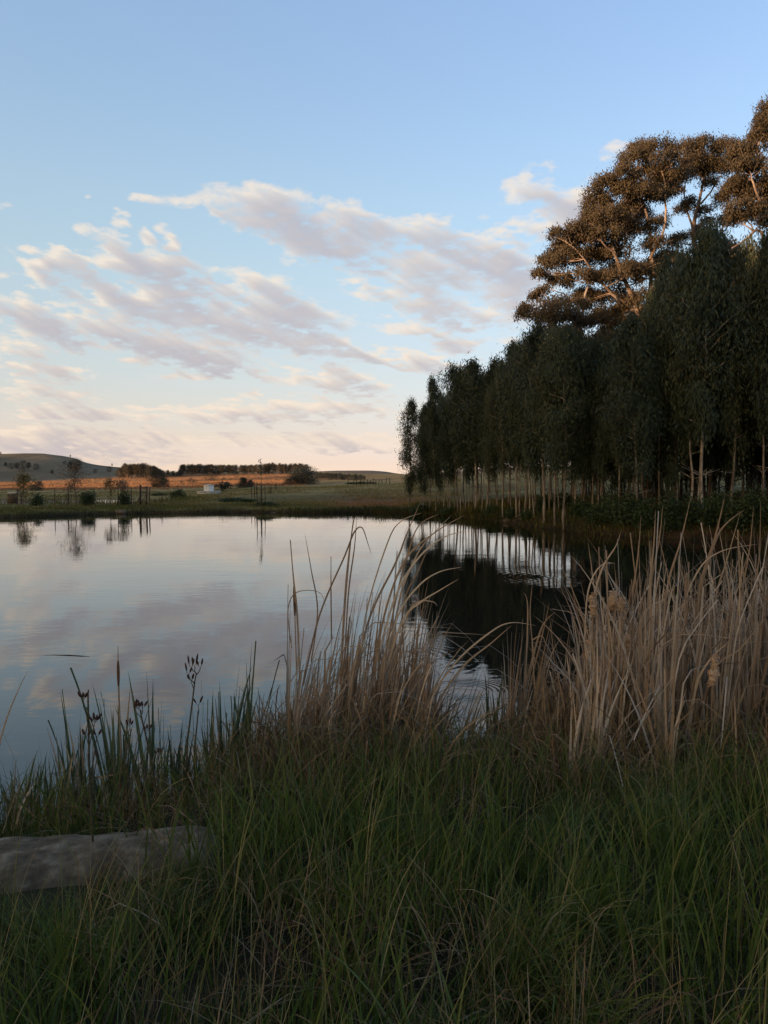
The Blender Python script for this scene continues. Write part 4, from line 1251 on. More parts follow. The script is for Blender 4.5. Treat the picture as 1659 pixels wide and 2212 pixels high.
# pump stand at the second pond
# little marker post by the second pond
o = link('marker_post', MB().tube([(0, 0, -.2), (0, 0, .75)], .03, 6).box((0, 0, .72), (.12, .10, .1)).mesh('marker_post', M_POST), None, (at(350, 1090, 64)[0], 64, gz(at(350, 1090, 64)[0], 60)))
tag(o, 'short lone marker post by the end of the second pond', 'post')
# sign-like pale panel at the far left by the second pond
p = at(32, 1082, 63)
pn = thing('jetty', 'small dark wooden jetty with a pale top edge beside the second pond', 'jetty', (p[0], 63, gz(p[0], 63)))
link('deck', MB().box((0, 0, .92), (px(22, 58), .9, .10)).mesh('deck', M_CONC), pn)
for sx_ in (-1, 1):
    for sy_ in (-1, 1):
        link('leg', MB().tube([(sx_ * px(20, 58) / 2, sy_ * .38, -.3), (sx_ * px(20, 58) / 2, sy_ * .38, .868)], .05, 6).mesh('leg', M_WOOD), pn)
link('side_boards', MB().box((0, -.44, .45), (px(20, 58), .04, .75)).mesh('side_boards', M_WOOD), pn)

# rail fence on the right of the green field
ff_ = thing('post_fence', 'old fence of uneven wooden posts on the brow of the green field', 'fence', (at(770, 1048, 125)[0], 125, gz(at(770, 1048, 125)[0], 125)))
g_ = np.random.default_rng(9)
prev = None
fwm = MB()
for k, xd in enumerate([752, 764, 770, 779, 786, 793, 799, 806, 811, 818, 825, 833, 842]):
    Y = 118 + .7 * k
    u = ray(xd, 1000)[0]
    b = np.array([u * Y, Y, gz(u * Y, Y)]) - np.array(ff_.location)
    h = g_.uniform(.75, 1.05)
    e = b + np.array([g_.normal(0, .06), 0, h])
    link('post', MB().tube([b - np.array([0, 0, .2]), e], .06, 6).mesh('post', M_POST), ff_)
    if prev is not None:
        fwm.tube([prev, e - np.array([0, 0, .12])], .022, 4)
    prev = e - np.array([0, 0, .12])
link('rail', fwm.mesh('rail', M_WOOD), ff_)
for k, (xd, yt) in enumerate([(760, 1043), (781, 1042), (800, 1044)]):
    shrub(['low bush at the left end of the old post fence', 'low bush behind the middle of the old post fence', 'low bush near the right end of the old post fence'][k], xd, yt, 131, 26, 500, M_BUSH, 650 + k, None, None, .22)

# stones and a dark patch at the far waterline
def stone_mesh(seed, w, d, h, mat_=None, res=22, lump=.16):
    g = np.random.default_rng(seed)
    th = np.linspace(0, math.pi, res); ph = np.linspace(0, 2 * math.pi, res * 2, endpoint=False)
    a, b = np.meshgrid(th, ph, indexing='ij')
    x, y, z = np.sin(a) * np.cos(b), np.sin(a) * np.sin(b), np.cos(a)
    s = 1 + lump * (fbm(x * 1.6 + z + seed, y * 1.6 - z, 4, seed)) + .05 * fbm(x * 5 + seed, y * 5 + z * 3, 3, seed + 3)
    sq = lambda q: np.sign(q) * np.abs(q) ** .72
    v = np.stack([sq(x) * s * w / 2, sq(y) * s * d / 2, sq(z) * s * h / 2], -1).reshape(-1, 3)
    n, m = a.shape
    i = np.arange(n - 1)[:, None] * m; j = np.arange(m)[None]; k = (j + 1) % m
    f = np.stack([i + j, i + m + j, i + m + k, i + k], -1).reshape(-1, 4)
    return MB().add(v, f).mesh('stone', mat_ or M_STONE, True)
for i, (xd, yd, w, lab) in enumerate([(260, 1107, .75, 'low grey stone half sunk in the far bank below the propped sapling'), (590, 1110, .45, 'small stone at the far waterline right of the staked sapling'), (1098, 1126, .5, 'brown stone at the waterline below the young gums')]):
    p = on_ground(xd, yd, 25, 70)
    tag(link('stone', stone_mesh(800 + i, w, w * .7, w * .42), None, p), lab, 'stone')

# bushes along the right bank, under the gums
g_ = np.random.default_rng(31)
BB = [(906, 1092, 1112, 36), (968, 1096, 1110, 34), (1062, 1094, 1112, 36), (1108, 1100, 1116, 30), (1140, 1104, 1122, 30),
      (1252, 1078, 1118, 44), (1290, 1070, 1132, 70), (1330, 1062, 1140, 80), (1372, 1070, 1138, 60), (1408, 1066, 1142, 70), (1445, 1072, 1140, 56), (1482, 1078, 1142, 56), (1540, 1060, 1140, 74), (1590, 1070, 1140, 70), (1640, 1056, 1140, 80),
      (1180, 1072, 1105, 40), (1215, 1066, 1103, 44), (1690, 1060, 1140, 80)]
for i, (xd, yt, yb, w) in enumerate(BB):
    p = on_ground(xd, yb, 20, 70)
    h = HC + ray(xd, yt)[2] * p[1] - p[2]
    o = link('bank_bush', shrub_mesh(900 + i, px(w, p[1]) / 2, h, 1500, M_BUSH if i % 3 else M_SHRUB, .11), None, p)
    tag(o, 'leafy dark green bush on the bank under the young gums', 'bush', 'bushes on the bank under the young gums')

# ------------------------------------------------------------------ blades: grass, reeds
def blades(mb, base, length, az, lean, bend, width, segs=5, taper=.55, power=1.6, fold=0.0, tone=.5, kink=None, roll=None, end=0.0, mi=0, g=None):
    """arched tapering blades, all arrays of length N; lean and bend in radians from upright"""
    g = g or rng
    n = len(base)
    A = lambda q: np.broadcast_to(np.asarray(q, float), (n,))
    length, az, lean, bend, width, end = map(A, (length, az, lean, bend, width, end))
    t_ = np.linspace(0, 1, segs + 1)
    th = lean[:, None] + bend[:, None] * t_[None] ** power
    if kink is not None:
        kt, ka = kink
        th = th + np.where(t_[None] > kt[:, None], ka[:, None], 0)
    ds = length[:, None] / segs
    mid = (th[:, 1:] + th[:, :-1]) / 2
    hx = np.concatenate([np.zeros((n, 1)), np.cumsum(np.sin(mid) * ds, 1)], 1)
    hz = np.concatenate([np.zeros((n, 1)), np.cumsum(np.cos(mid) * ds, 1)], 1)
    ca, sa = np.cos(az), np.sin(az)
    P = base[:, None, :] + np.stack([hx * ca[:, None], hx * sa[:, None], hz], -1)
    tan = np.stack([np.sin(th) * ca[:, None], np.sin(th) * sa[:, None], np.cos(th)], -1)
    side = np.stack([-sa, ca, np.zeros(n)], -1)[:, None, :] * np.ones((1, segs + 1, 1))
    nor = np.cross(tan, side)
    rl = (g.uniform(-1.3, 1.3, n) if roll is None else A(roll))[:, None] + g.normal(0, .5, n)[:, None] * t_[None]
    wd = side * np.cos(rl)[..., None] + nor * np.sin(rl)[..., None]
    nn = np.cross(tan, wd)
    prof = np.clip((1 - t_) / (1 - taper), 0, 1)[None] ** .8
    w = width[:, None] * np.maximum(prof, end[:, None]) / 2
    if fold:
        V = np.stack([P - wd * w[..., None], P - nn * (w * fold)[..., None], P + wd * w[..., None]], 2)
        k = 3
    else:
        V = np.stack([P - wd * w[..., None], P + wd * w[..., None]], 2)
        k = 2
    V = V.reshape(-1, 3)
    b0 = (np.arange(n) * (segs + 1) * k)[:, None, None]
    s0 = (np.arange(segs) * k)[None, :, None]
    c0 = np.arange(k - 1)[None, None, :]
    q = b0 + s0 + c0
    F = np.stack([q, q + 1, q + k + 1, q + k], -1).reshape(-1, 4)
    tn = np.repeat(A(tone), segs * (k - 1))
    mb.add(V, F, tn, mi)

M_VELD = leaf_material('dry_veld_grass', [(0, (.12, .08, .05)), (.4, (.24, .138, .076)), (1, (.39, .225, .128))], 0.15, .8, .1, vary=0)
# grass on the far bank and the field edge
def scatter(n, f):
    out = []
    while sum(map(len, out)) < n:
        q = f(n)
        out.append(q)
    return np.concatenate(out)[:n]
g_ = np.random.default_rng(12)
def bank_pts(n):
    Y = g_.uniform(42, 72, n); u = g_.uniform(-.62, .16, n)
    x = u * Y
    sd = poly_sd(POND, x, Y)
    keep = (sd > -.12) & (g_.random(n) < np.clip(1.2 - sd / 9, .12, 1)) & (poly_sd(POND2, x, Y) > .1)
    return np.stack([x, Y, sd], 1)[keep]
bp = scatter(42000, bank_pts)
z = ground_z(bp[:, 0], bp[:, 1], bp[:, 2])
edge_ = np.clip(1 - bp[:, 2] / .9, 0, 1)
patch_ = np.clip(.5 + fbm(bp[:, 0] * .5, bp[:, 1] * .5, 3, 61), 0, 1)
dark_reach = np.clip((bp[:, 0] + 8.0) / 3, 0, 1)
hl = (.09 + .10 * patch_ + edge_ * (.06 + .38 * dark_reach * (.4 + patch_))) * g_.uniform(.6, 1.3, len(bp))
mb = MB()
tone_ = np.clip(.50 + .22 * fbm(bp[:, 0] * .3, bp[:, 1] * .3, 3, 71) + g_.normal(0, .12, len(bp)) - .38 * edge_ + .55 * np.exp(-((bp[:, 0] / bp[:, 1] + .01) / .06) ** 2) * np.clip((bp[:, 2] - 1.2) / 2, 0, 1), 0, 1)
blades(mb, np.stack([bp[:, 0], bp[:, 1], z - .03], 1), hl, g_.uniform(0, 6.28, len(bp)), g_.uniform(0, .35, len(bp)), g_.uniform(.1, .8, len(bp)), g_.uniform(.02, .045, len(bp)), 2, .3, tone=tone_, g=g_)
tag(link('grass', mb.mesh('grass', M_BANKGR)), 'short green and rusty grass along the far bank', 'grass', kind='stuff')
# rough growth under the gums on the right bank
def wood_pts(n):
    Y = g_.uniform(22, 56, n); u = g_.uniform(.02, .62, n)
    x = u * Y
    sd = poly_sd(POND, x, Y)
    keep = (sd > -.1) & (g_.random(n) < np.clip(1.1 - sd / 9, .25, 1)) & (x > 2)
    return np.stack([x, Y, sd], 1)[keep]
wp = scatter(30000, wood_pts)
z = ground_z(wp[:, 0], wp[:, 1], wp[:, 2])
mb = MB()
pt = fbm(wp[:, 0] * .4, wp[:, 1] * .4, 3, 81)
tone_ = np.clip(.38 + .5 * pt + g_.normal(0, .14, len(wp)), 0, 1)
blades(mb, np.stack([wp[:, 0], wp[:, 1], z - .03], 1), np.clip(.26 + .34 * pt, .08, .8) * g_.uniform(.6, 1.4, len(wp)), g_.uniform(0, 6.28, len(wp)), g_.uniform(0, .4, len(wp)), g_.uniform(.1, .9, len(wp)), g_.uniform(.02, .045, len(wp)), 2, .3, tone=tone_, g=g_)
tag(link('undergrowth', mb.mesh('undergrowth', M_BANKGR)), 'patchy undergrowth on the brown bank under the young gums', 'undergrowth', kind='stuff')
# field stubble and tall weeds round the second pond
def field_pts(n):
    Y = g_.uniform(58, 130, n); u = g_.uniform(-.60, .10, n)
    x = u * Y
    keep = (poly_sd(POND2, x, Y) > -.3) & (fbm(x * .1, Y * .12, 3, 15) > .0)
    return np.stack([x, Y], 1)[keep]
fp_ = scatter(26000, field_pts)
z = ground_z(fp_[:, 0], fp_[:, 1])
near2 = np.exp(-np.clip(poly_sd(POND2, fp_[:, 0], fp_[:, 1]), 0, None) / 2.0)
mb = MB()
blades(mb, np.stack([fp_[:, 0], fp_[:, 1], z - .03], 1), (.16 + .40 * near2) * g_.uniform(.6, 1.4, len(fp_)), g_.uniform(0, 6.28, len(fp_)), g_.uniform(0, .4, len(fp_)), g_.uniform(.1, .9, len(fp_)), .05, 2, .3,
       tone=np.clip(g_.normal(.72, .14, len(fp_)) - .35 * near2, 0, 1), g=g_)
tag(link('field_grass', mb.mesh('field_grass', M_BANKGR)), 'rough tufted grass on the field beyond the far bank', 'grass', kind='stuff')

# dry veld beyond: standing tussocks that catch the low sun
def veld_pts(n):
    Y = np.exp(g_.uniform(math.log(150), math.log(620), n)); u = g_.uniform(-.60, -.10, n)
    x = u * Y
    d_ = np.hypot(x, Y)
    keep = g_.random(n) < np.clip((d_ - 165) / 70, .05, 1)
    return np.stack([x, Y], 1)[keep]
vp = scatter(125000, veld_pts)
z = ground_z(vp[:, 0], vp[:, 1])
mb = MB()
nv = len(vp)
pt = fbm(vp[:, 0] * .012, vp[:, 1] * .02, 4, 23)  # darker bands in the tone imitate strips of shade across the veld
blades(mb, np.stack([vp[:, 0], vp[:, 1], z - .05], 1), g_.uniform(.32, .55, nv), R(-125) + g_.normal(0, .9, nv), g_.uniform(0, .3, nv), g_.uniform(.0, .5, nv), g_.uniform(.14, .34, nv), 2, .4,
       tone=np.clip(.60 - 2.6 * np.clip(pt, 0, 1) + g_.normal(0, .08, nv), 0, 1), roll=g_.normal(0, .25, nv), g=g_)
tag(link('veld_grass', mb.mesh('veld_grass', M_VELD)), 'tan dry veld grass on the far field, lit orange by the low sun', 'grass', kind='stuff')

# ------------------------------------------------------------------ near bank: boulder
bp0 = at(150, 1850, 3.55)
def boulder():
    g = np.random.default_rng(3)
    xs = np.linspace(-1, 1, 70); ph = np.linspace(0, 2 * math.pi, 60, endpoint=False)
    a, b = np.meshgrid(xs, ph, indexing='ij')
    # long flat slab, rising to the right, blunt rounded lip
    L, D_, H_ = 2.5, .62, .40
    e = np.clip(1 - np.abs(a) ** 6, 0, 1) ** .5
    sq = lambda q, p: np.sign(q) * np.abs(q) ** p
    x = a * L / 2
    y = sq(np.cos(b), .7) * D_ / 2 * e
    z = sq(np.sin(b), .72) * H_ / 2 * e * (1 - .28 * np.clip(a - .3, 0, 1))
    lift = .17 * np.clip(a, -1, 1) ** 3 + .05 * a + .030 * np.sin(a * 4.2 + .6)
    bmp = .035 * fbm(x * 2.2 + 5, (y + z) * 3 + 2, 4, 17) + .016 * fbm(x * 6, (y - z) * 7, 5, 19, .6)
    z = z + lift + bmp
    y = y + .035 * fbm(x * 3, z * 4, 3, 27)
    n, m = a.shape
    i = np.arange(n - 1)[:, None] * m; j = np.arange(m)[None]; k = (j + 1) % m
    f = np.stack([i + j, i + k, i + m + k, i + m + j], -1).reshape(-1, 4)
    return MB().add(np.stack([x, y, z], -1), f).mesh('boulder', M_STONE, True)
bz = HC + ray(120, 1816)[2] * 3.62
bo = link('boulder', boulder(), None, (ray(-95, 1800)[0] * 3.62, 3.70, bz - .315), R(3))
tag(bo, 'long flat grey-brown boulder lying at the near water edge', 'boulder')

# ------------------------------------------------------------------ cattails
def shoot_mesh(seed, mat_, H, nl, wid, lean_m, bend_m, az0, az_s, broken=.25, dead=4, stem=False):
    """one cattail shoot: a fan of long leaves from one foot, some snapped, some arched over"""
    g = np.random.default_rng(seed)
    mb = MB()
    az = g.normal(az0, az_s, nl)
    L = H * g.uniform(.62, 1.08, nl)
    base = np.stack([np.cos(az) * .02, np.sin(az) * .02, np.full(nl, -.15)], 1)
    bent = g.random(nl)
    bend = np.where(bent < .62, g.uniform(.02, .22, nl), g.uniform(.35, 1.0, nl)) * bend_m
    kt = np.where(g.random(nl) < broken, g.uniform(.55, .85, nl), 2.0)
    ka = g.uniform(.5, 1.9, nl)
    cut = np.where(g.random(nl) < .22, .55, 0.0)
    blades(mb, base, L, az, np.abs(g.normal(0, lean_m, nl)), bend, wid * g.uniform(.7, 1.25, nl), 11, .5, 2.2, .35, g.uniform(.12, .95, nl), (kt, ka), None, cut, 0, g)
    if dead:
        az = g.uniform(0, 6.28, dead)
        base = np.stack([g.normal(0, .05, dead), g.normal(0, .05, dead), g.uniform(-.1, .05, dead)], 1)
        blades(mb, base, g.uniform(.25, .75, dead) * H * .6, az, g.uniform(.1, .7, dead), g.uniform(.2, 1.4, dead), wid * .8, 8, .6, 1.3, .3, g.uniform(0, .6, dead), (g.uniform(.3, 1.3, dead), g.uniform(.5, 1.8, dead)), None, .2, 0, g)
    return mb.mesh('leaves', mat_)

def reed(label, me, x, y, z, rz, s, group, tilt=(0, 0)):
    o = bpy.data.objects.new('cattail', me)
    COL.objects.link(o)
    o.location = (x, y, z)
    o.rotation_euler = (tilt[0], tilt[1], rz)
    o.scale = (max(s, .85), max(s, .85), s)
    return tag(o, label, 'cattail', group)

DRYL = [shoot_mesh(1000 + i, M_REED, 1.95, 6, .0180, .07, .65, 0.15, .7, .16) for i in range(9)]
DRYR = [shoot_mesh(1050 + i, M_REED, 1.95, 8, .0175, .10, .85, 0.3, 1.6, .28) for i in range(12)]
GREEN = [shoot_mesh(1100 + i, M_REEDG, 1.0, 5, .021, .08, .30, 0.2, 1.6, .08, 0) for i in range(6)]
DRYS = [shoot_mesh(1150 + i, M_REED, 1.0, 4, .020, .10, .7, 0.3, 1.6, .3, 3) for i in range(5)]
g_ = np.random.default_rng(55)
LG = 'cattails of the dry clump in the middle'
LL = 'dry tan cattail shoot in the leaning clump that stands in front of the tree reflections'
# top of the clump as seen across the picture
LTOP = np.array([(600, 1430), (622, 1330), (632, 1190), (660, 1330), (690, 1290), (715, 1210), (745, 1250), (768, 1135), (800, 1200), (840, 1170), (870, 1140), (920, 1180), (950, 1330), (985, 1430)], float)
for i in range(76):
    xd = 608 + (925 - 608) * ((i % 38) + g_.random()) / 38
    Y = 5.75 + (i // 38) * .45 + g_.normal(0, .18)
    x = ray(xd, 1000)[0] * Y
    z = max(-.12, gz(x, Y) - .02)
    top = np.interp(xd + 25, LTOP[:, 0], LTOP[:, 1]) + abs(g_.normal(0, 110))
    h = HC + ray(xd, top)[2] * Y - z
    reed(LL, DRYL[i % 9], x, Y, z, g_.normal(0, .25), np.clip(h / 1.95, .45, 1.05), LG, (g_.normal(0, .03), g_.normal(.05, .04)))
RG = 'cattails of the tall dry stand on the right'
RL = 'dry tan cattail shoot packed in the tall stand of reeds on the right shore'
RTOP = np.array([(1170, 1480), (1200, 1360), (1245, 1290), (1275, 1250), (1300, 1200), (1330, 1150), (1360, 1180), (1385, 1120), (1420, 1110), (1460, 1150), (1500, 1110), (1540, 1100), (1580, 1090), (1620, 1110), (1660, 1090), (1760, 1090)], float)
for i in range(190):
    xd = 1235 + (1850 - 1235) * ((i % 57) + g_.random()) / 57
    Y = 5.0 + (i // 57) * .55 + g_.normal(0, .2) + .5 * (xd > 1500)
    x = ray(xd, 1000)[0] * Y
    z = max(-.12, gz(x, Y) - .02)
    top = np.interp(xd, RTOP[:, 0], RTOP[:, 1]) + abs(g_.normal(0, 95))
    h = HC + ray(xd, top)[2] * Y - z
    reed(RL, DRYR[i % 12], x, Y, z, g_.normal(0, .7), np.clip(h / 1.9, .45, 1.15), RG, (g_.normal(0, .04), g_.normal(.02, .05)))
GG = 'green cattails in the shallows at the left'
GL = 'narrow green cattail shoot in the shallows between the boulder and the dry clump'
GREEN_AT = [(35, 1590, 4.9), (62, 1640, 4.9), (80, 1590, 5.0), (135, 1545, 5.0), (150, 1610, 4.9), (165, 1500, 5.1), (228, 1480, 5.1), (243, 1425, 5.2), (262, 1500, 5.0), (300, 1560, 4.9), (322, 1450, 5.3), (345, 1530, 5.2), (372, 1500, 5.3), (390, 1560, 5.1), (420, 1590, 5.0),
                    (460, 1470, 5.6), (478, 1430, 5.6), (498, 1460, 5.6), (520, 1400, 5.7), (532, 1480, 5.6), (440, 1440, 5.6), (505, 1440, 5.8), (1060, 1420, 6.2), (1078, 1440, 6.3), (1045, 1540, 5.9), (1185, 1380, 6.4), (1225, 1420, 6.2), (190, 1600, 4.8), (110, 1600, 4.9), (15, 1650, 4.8)]
GREEN_AT = GREEN_AT + [(x_ + g_.normal(8, 9), y_ + abs(g_.normal(20, 40)), Y_ + g_.normal(0, .12)) for x_, y_, Y_ in GREEN_AT if x_ < 600 for _ in range(1)]
for xd, ytop, Y in GREEN_AT:
    x = ray(xd, 1000)[0] * Y
    z = max(-.10, gz(x, Y) - .02)
    h = HC + ray(xd, ytop)[2] * Y - z
    reed(GL if xd < 600 else 'narrow green cattail shoot in the dark gap between the two dry stands', GREEN[int(g_.integers(0, 6))], x, Y, z, g_.uniform(0, 6.28), h * 1.16,
         GG if xd < 600 else 'green cattails in the gap between the dry stands', (g_.normal(0, .03), g_.normal(.02, .03)))
for xd, ytop, Y in [(8, 1640, 4.6), (48, 1660, 4.7), (118, 1590, 4.8), (150, 1560, 4.9), (176, 1490, 4.9), (182, 1530, 4.9), (232, 1560, 4.9), (262, 1540, 5), (280, 1580, 4.9), (310, 1640, 4.8), (352, 1620, 5), (415, 1580, 5.2), (450, 1560, 5.4), (470, 1530, 5.5), (495, 1545, 5.5), (520, 1560, 5.6), (545, 1540, 5.7), (568, 1530, 5.7), (590, 1500, 5.8), (555, 1590, 5.5)]:
    x = ray(xd, 1000)[0] * Y
    z = max(-.10, gz(x, Y) - .02)
    h = HC + ray(xd, ytop)[2] * Y - z
    reed('short dry cattail shoot among the green ones in the shallows', DRYS[int(g_.integers(0, 5))], x, Y, z, g_.uniform(0, 6.28), h * 1.12, 'short dry cattails among the green ones', (g_.normal(0, .04), g_.normal(.02, .05)))
ML = 'arching dry cattail shoot standing apart in the gap between the two dry stands'
for xd, ytop, Y, rz, tl in [(985, 1420, 5.9, .2, .12), (1000, 1480, 5.8, .1, .2), (955, 1440, 6.0, 0, .1), (1095, 1420, 6.0, .3, .02), (1120, 1350, 6.1, .1, .04), (1150, 1320, 6.1, .2, .06), (1165, 1400, 5.9, .2, .08), (1100, 1500, 5.7, .5, .05), (1185, 1400, 5.8, .4, .05), (1215, 1300, 6.0, .2, -.06), (1130, 1520, 5.6, 1, .0), (1175, 1520, 5.5, 0, .05), (1070, 1540, 5.7, 0, .1)] + [(g_.uniform(1085, 1235), g_.uniform(1340, 1540), g_.normal(5.8, .22), g_.normal(.3, .6), g_.normal(.03, .06)) for _ in range(14)]:
    x = ray(xd, 1000)[0] * Y
    z = max(-.10, gz(x, Y) - .02)
    h = HC + ray(xd, ytop)[2] * Y - z
    reed(ML, DRYL[int(g_.integers(0, 9))], x, Y, z, rz, np.clip(h / 1.75, .3, 1), 'cattails standing apart in the gap', (g_.normal(0, .04), tl))

# long leaves that stand out from the clumps, each its own arc
def arc(label, pts, Y0, Y1, width, tone, mat_=None, name='reed_leaf', cat='reed leaf', end=.0, group='single long reed leaves standing out from the clumps'):
    n = len(pts)
    q = np.array([at(x, y, Y0 + (Y1 - Y0) * i / (n - 1)) for i, (x, y) in enumerate(pts)])
    tt = np.linspace(0, n - 1, (n - 1) * 6 + 1)
    i0 = np.clip(tt.astype(int), 0, n - 2); f = (tt - i0)[:, None]
    pm1 = q[np.clip(i0 - 1, 0, n - 1)]; p2 = q[np.clip(i0 + 2, 0, n - 1)]
    a, b = q[i0], q[i0 + 1]
    s = .5 * ((2 * a) + (b - pm1) * f + (2 * pm1 - 5 * a + 4 * b - p2) * f ** 2 + (-pm1 + 3 * a - 3 * b + p2) * f ** 3)
    tan = unit(np.gradient(s, axis=0))
    vd = unit(s - np.array([0, 0, HC]))
    sd = unit(np.cross(tan, vd) + .35 * np.sin(np.linspace(0, 3, len(s)))[:, None] * vd)
    nn = unit(np.cross(tan, sd))
    t_ = np.linspace(0, 1, len(s))
    w = width / 2 * np.maximum(np.clip((1 - t_) / .5, 0, 1) ** .8, end)
    V = np.stack([s - sd * w[:, None], s + nn * (w * .35)[:, None], s + sd * w[:, None]], 1)
    o0 = s[0].copy()
    V = (V - o0).reshape(-1, 3)
    k = np.arange(len(s) - 1)[:, None] * 3 + np.arange(2)[None]
    F = np.stack([k, k + 1, k + 4, k + 3], -1).reshape(-1, 4)
    o = link(name, MB().add(V, F, tone).mesh(name, mat_ or M_REED), None, o0)
    return tag(o, label, cat, group)
AL = 'long dry reed leaf arching out of the middle clump over the water'
for pts, Y, w, tn in [
 ([(800, 1500), (830, 1330), (875, 1210), (940, 1150), (1005, 1112)], 6.0, .017, .55), ([(838, 1480), (862, 1300), (893, 1215), (920, 1170), (975, 1113)], 6.1, .015, .75),
 ([(775, 1490), (790, 1330), (838, 1170), (868, 1125), (912, 1108)], 6.2, .012, .8), ([(820, 1500), (850, 1320), (880, 1200), (905, 1135), (950, 1110)], 6.0, .014, .5),
 ([(800, 1480), (850, 1300), (900, 1210), (960, 1160), (1024, 1145)], 5.9, .015, .85), ([(818, 1470), (860, 1330), (905, 1265), (950, 1235), (1000, 1225)], 5.9, .013, .8),
 ([(830, 1460), (870, 1340), (910, 1300), (950, 1275), (992, 1250)], 5.8, .014, .8), ([(840, 1470), (880, 1330), (905, 1300), (935, 1300), (945, 1310)], 5.9, .012, .6),
 ([(735, 1480), (745, 1300), (755, 1190), (764, 1122)], 6.2, .020, .45), ([(742, 1480), (752, 1290), (766, 1180), (770, 1120)], 6.1, .012, .25),
 ([(648, 1480), (642, 1330), (634, 1250), (627, 1166)], 6.0, .016, .6), ([(672, 1430), (686, 1320), (672, 1230), (658, 1150)], 6.2, .011, .3), ([(716, 1380), (715, 1280), (715, 1202)], 6.2, .011, .3),
 ([(655, 1480), (690, 1330), (745, 1200), (765, 1150), (782, 1140), (795, 1175), (803, 1200)], 6.0, .013, .2), ([(630, 1400), (622, 1320), (640, 1280), (690, 1280), (706, 1320)], 6.0, .008, .3),
 ([(760, 1480), (800, 1330), (855, 1215), (880, 1150), (912, 1075)], 6.3, .018, .4), ([(880, 1520), (870, 1320), (905, 1230), (925, 1180), (940, 1120)], 6.2, .012, .2)]:
    arc(AL, pts, Y, Y - .25, w, tn, end=.5 if pts[-1][1] in (1166, 1202, 1122) else 0)
AM = 'long dry reed leaf arching over the dark gap between the two dry stands'
for pts, Y, w, tn in [
 ([(905, 1610), (925, 1520), (985, 1430), (1060, 1365), (1105, 1345), (1160, 1352)], 5.8, .014, .75), ([(918, 1620), (940, 1530), (1000, 1440), (1060, 1390), (1106, 1350)], 5.7, .016, .5),
 ([(1160, 1560), (1150, 1400), (1155, 1380), (1172, 1375), (1180, 1400)], 5.9, .010, .6), ([(1110, 1590), (1135, 1480), (1165, 1370), (1180, 1340), (1199, 1322)], 6.0, .014, .5),
 ([(1125, 1590), (1150, 1460), (1172, 1370), (1187, 1300)], 6.0, .012, .4), ([(1285, 1420), (1260, 1340), (1240, 1300), (1222, 1265)], 6.0, .012, .6), ([(1262, 1390), (1240, 1290), (1228, 1230)], 6.2, .008, .25),
 ([(1130, 1560), (1138, 1400), (1140, 1320), (1137, 1290), (1130, 1280)], 6.2, .012, .6), ([(880, 1420), (905, 1400), (925, 1430), (930, 1560)], 5.8, .009, .2), ([(1155, 1430), (1145, 1330), (1150, 1260)], 6.4, .010, .5)]:
    arc(AM, pts, Y, Y - .15, w, tn)
AR = 'long dry reed leaf rising above the right-hand stand against the dark trees'
for pts, Y, w, tn in [
 ([(1262, 1480), (1265, 1330), (1275, 1260), (1300, 1220), (1330, 1217)], 5.7, .011, .85), ([(1275, 1480), (1282, 1310), (1300, 1230), (1330, 1180), (1342, 1145)], 5.8, .014, .75),
 ([(1350, 1480), (1362, 1320), (1378, 1200), (1385, 1110)], 5.8, .014, .5), ([(1390, 1480), (1400, 1300), (1412, 1180), (1416, 1100)], 5.8, .015, .55), ([(1400, 1480), (1405, 1280), (1425, 1160), (1432, 1085)], 5.8, .012, .4),
 ([(1425, 1480), (1440, 1280), (1470, 1170), (1492, 1075)], 5.9, .016, .5), ([(1490, 1480), (1510, 1280), (1545, 1160), (1566, 1070)], 5.8, .020, .35), ([(1500, 1480), (1512, 1290), (1545, 1170), (1570, 1130), (1610, 1100)], 5.8, .016, .45),
 ([(1530, 1480), (1545, 1300), (1570, 1210), (1600, 1105)], 6.0, .013, .5), ([(1585, 1480), (1600, 1300), (1620, 1180), (1628, 1090)], 6.0, .013, .4), ([(1600, 1480), (1625, 1300), (1640, 1200), (1643, 1080)], 6.0, .012, .3),
 ([(1440, 1500), (1470, 1330), (1510, 1230), (1560, 1190), (1640, 1175)], 5.6, .012, .7), ([(1370, 1520), (1385, 1350), (1405, 1310), (1440, 1295)], 5.5, .013, .75), ([(1480, 1680), (1500, 1500), (1530, 1430), (1576, 1385)], 5.1, .016, .8),
 ([(1500, 1640), (1520, 1520), (1545, 1440), (1600, 1400), (1655, 1330)], 5.2, .013, .6), ([(1285, 1560), (1310, 1430), (1345, 1350), (1365, 1270)], 5.5, .016, .5), ([(1230, 1640), (1270, 1500), (1310, 1420), (1370, 1370)], 5.3, .014, .6)]:
    arc(AR, pts, Y, Y - .15, w, tn)
arc('single dry reed blade slanting in from the photo\'s left edge', [(-30, 1790), (-10, 1650), (12, 1560), (40, 1490), (62, 1445)], 4.5, 4.7, .011, .45, group=None)

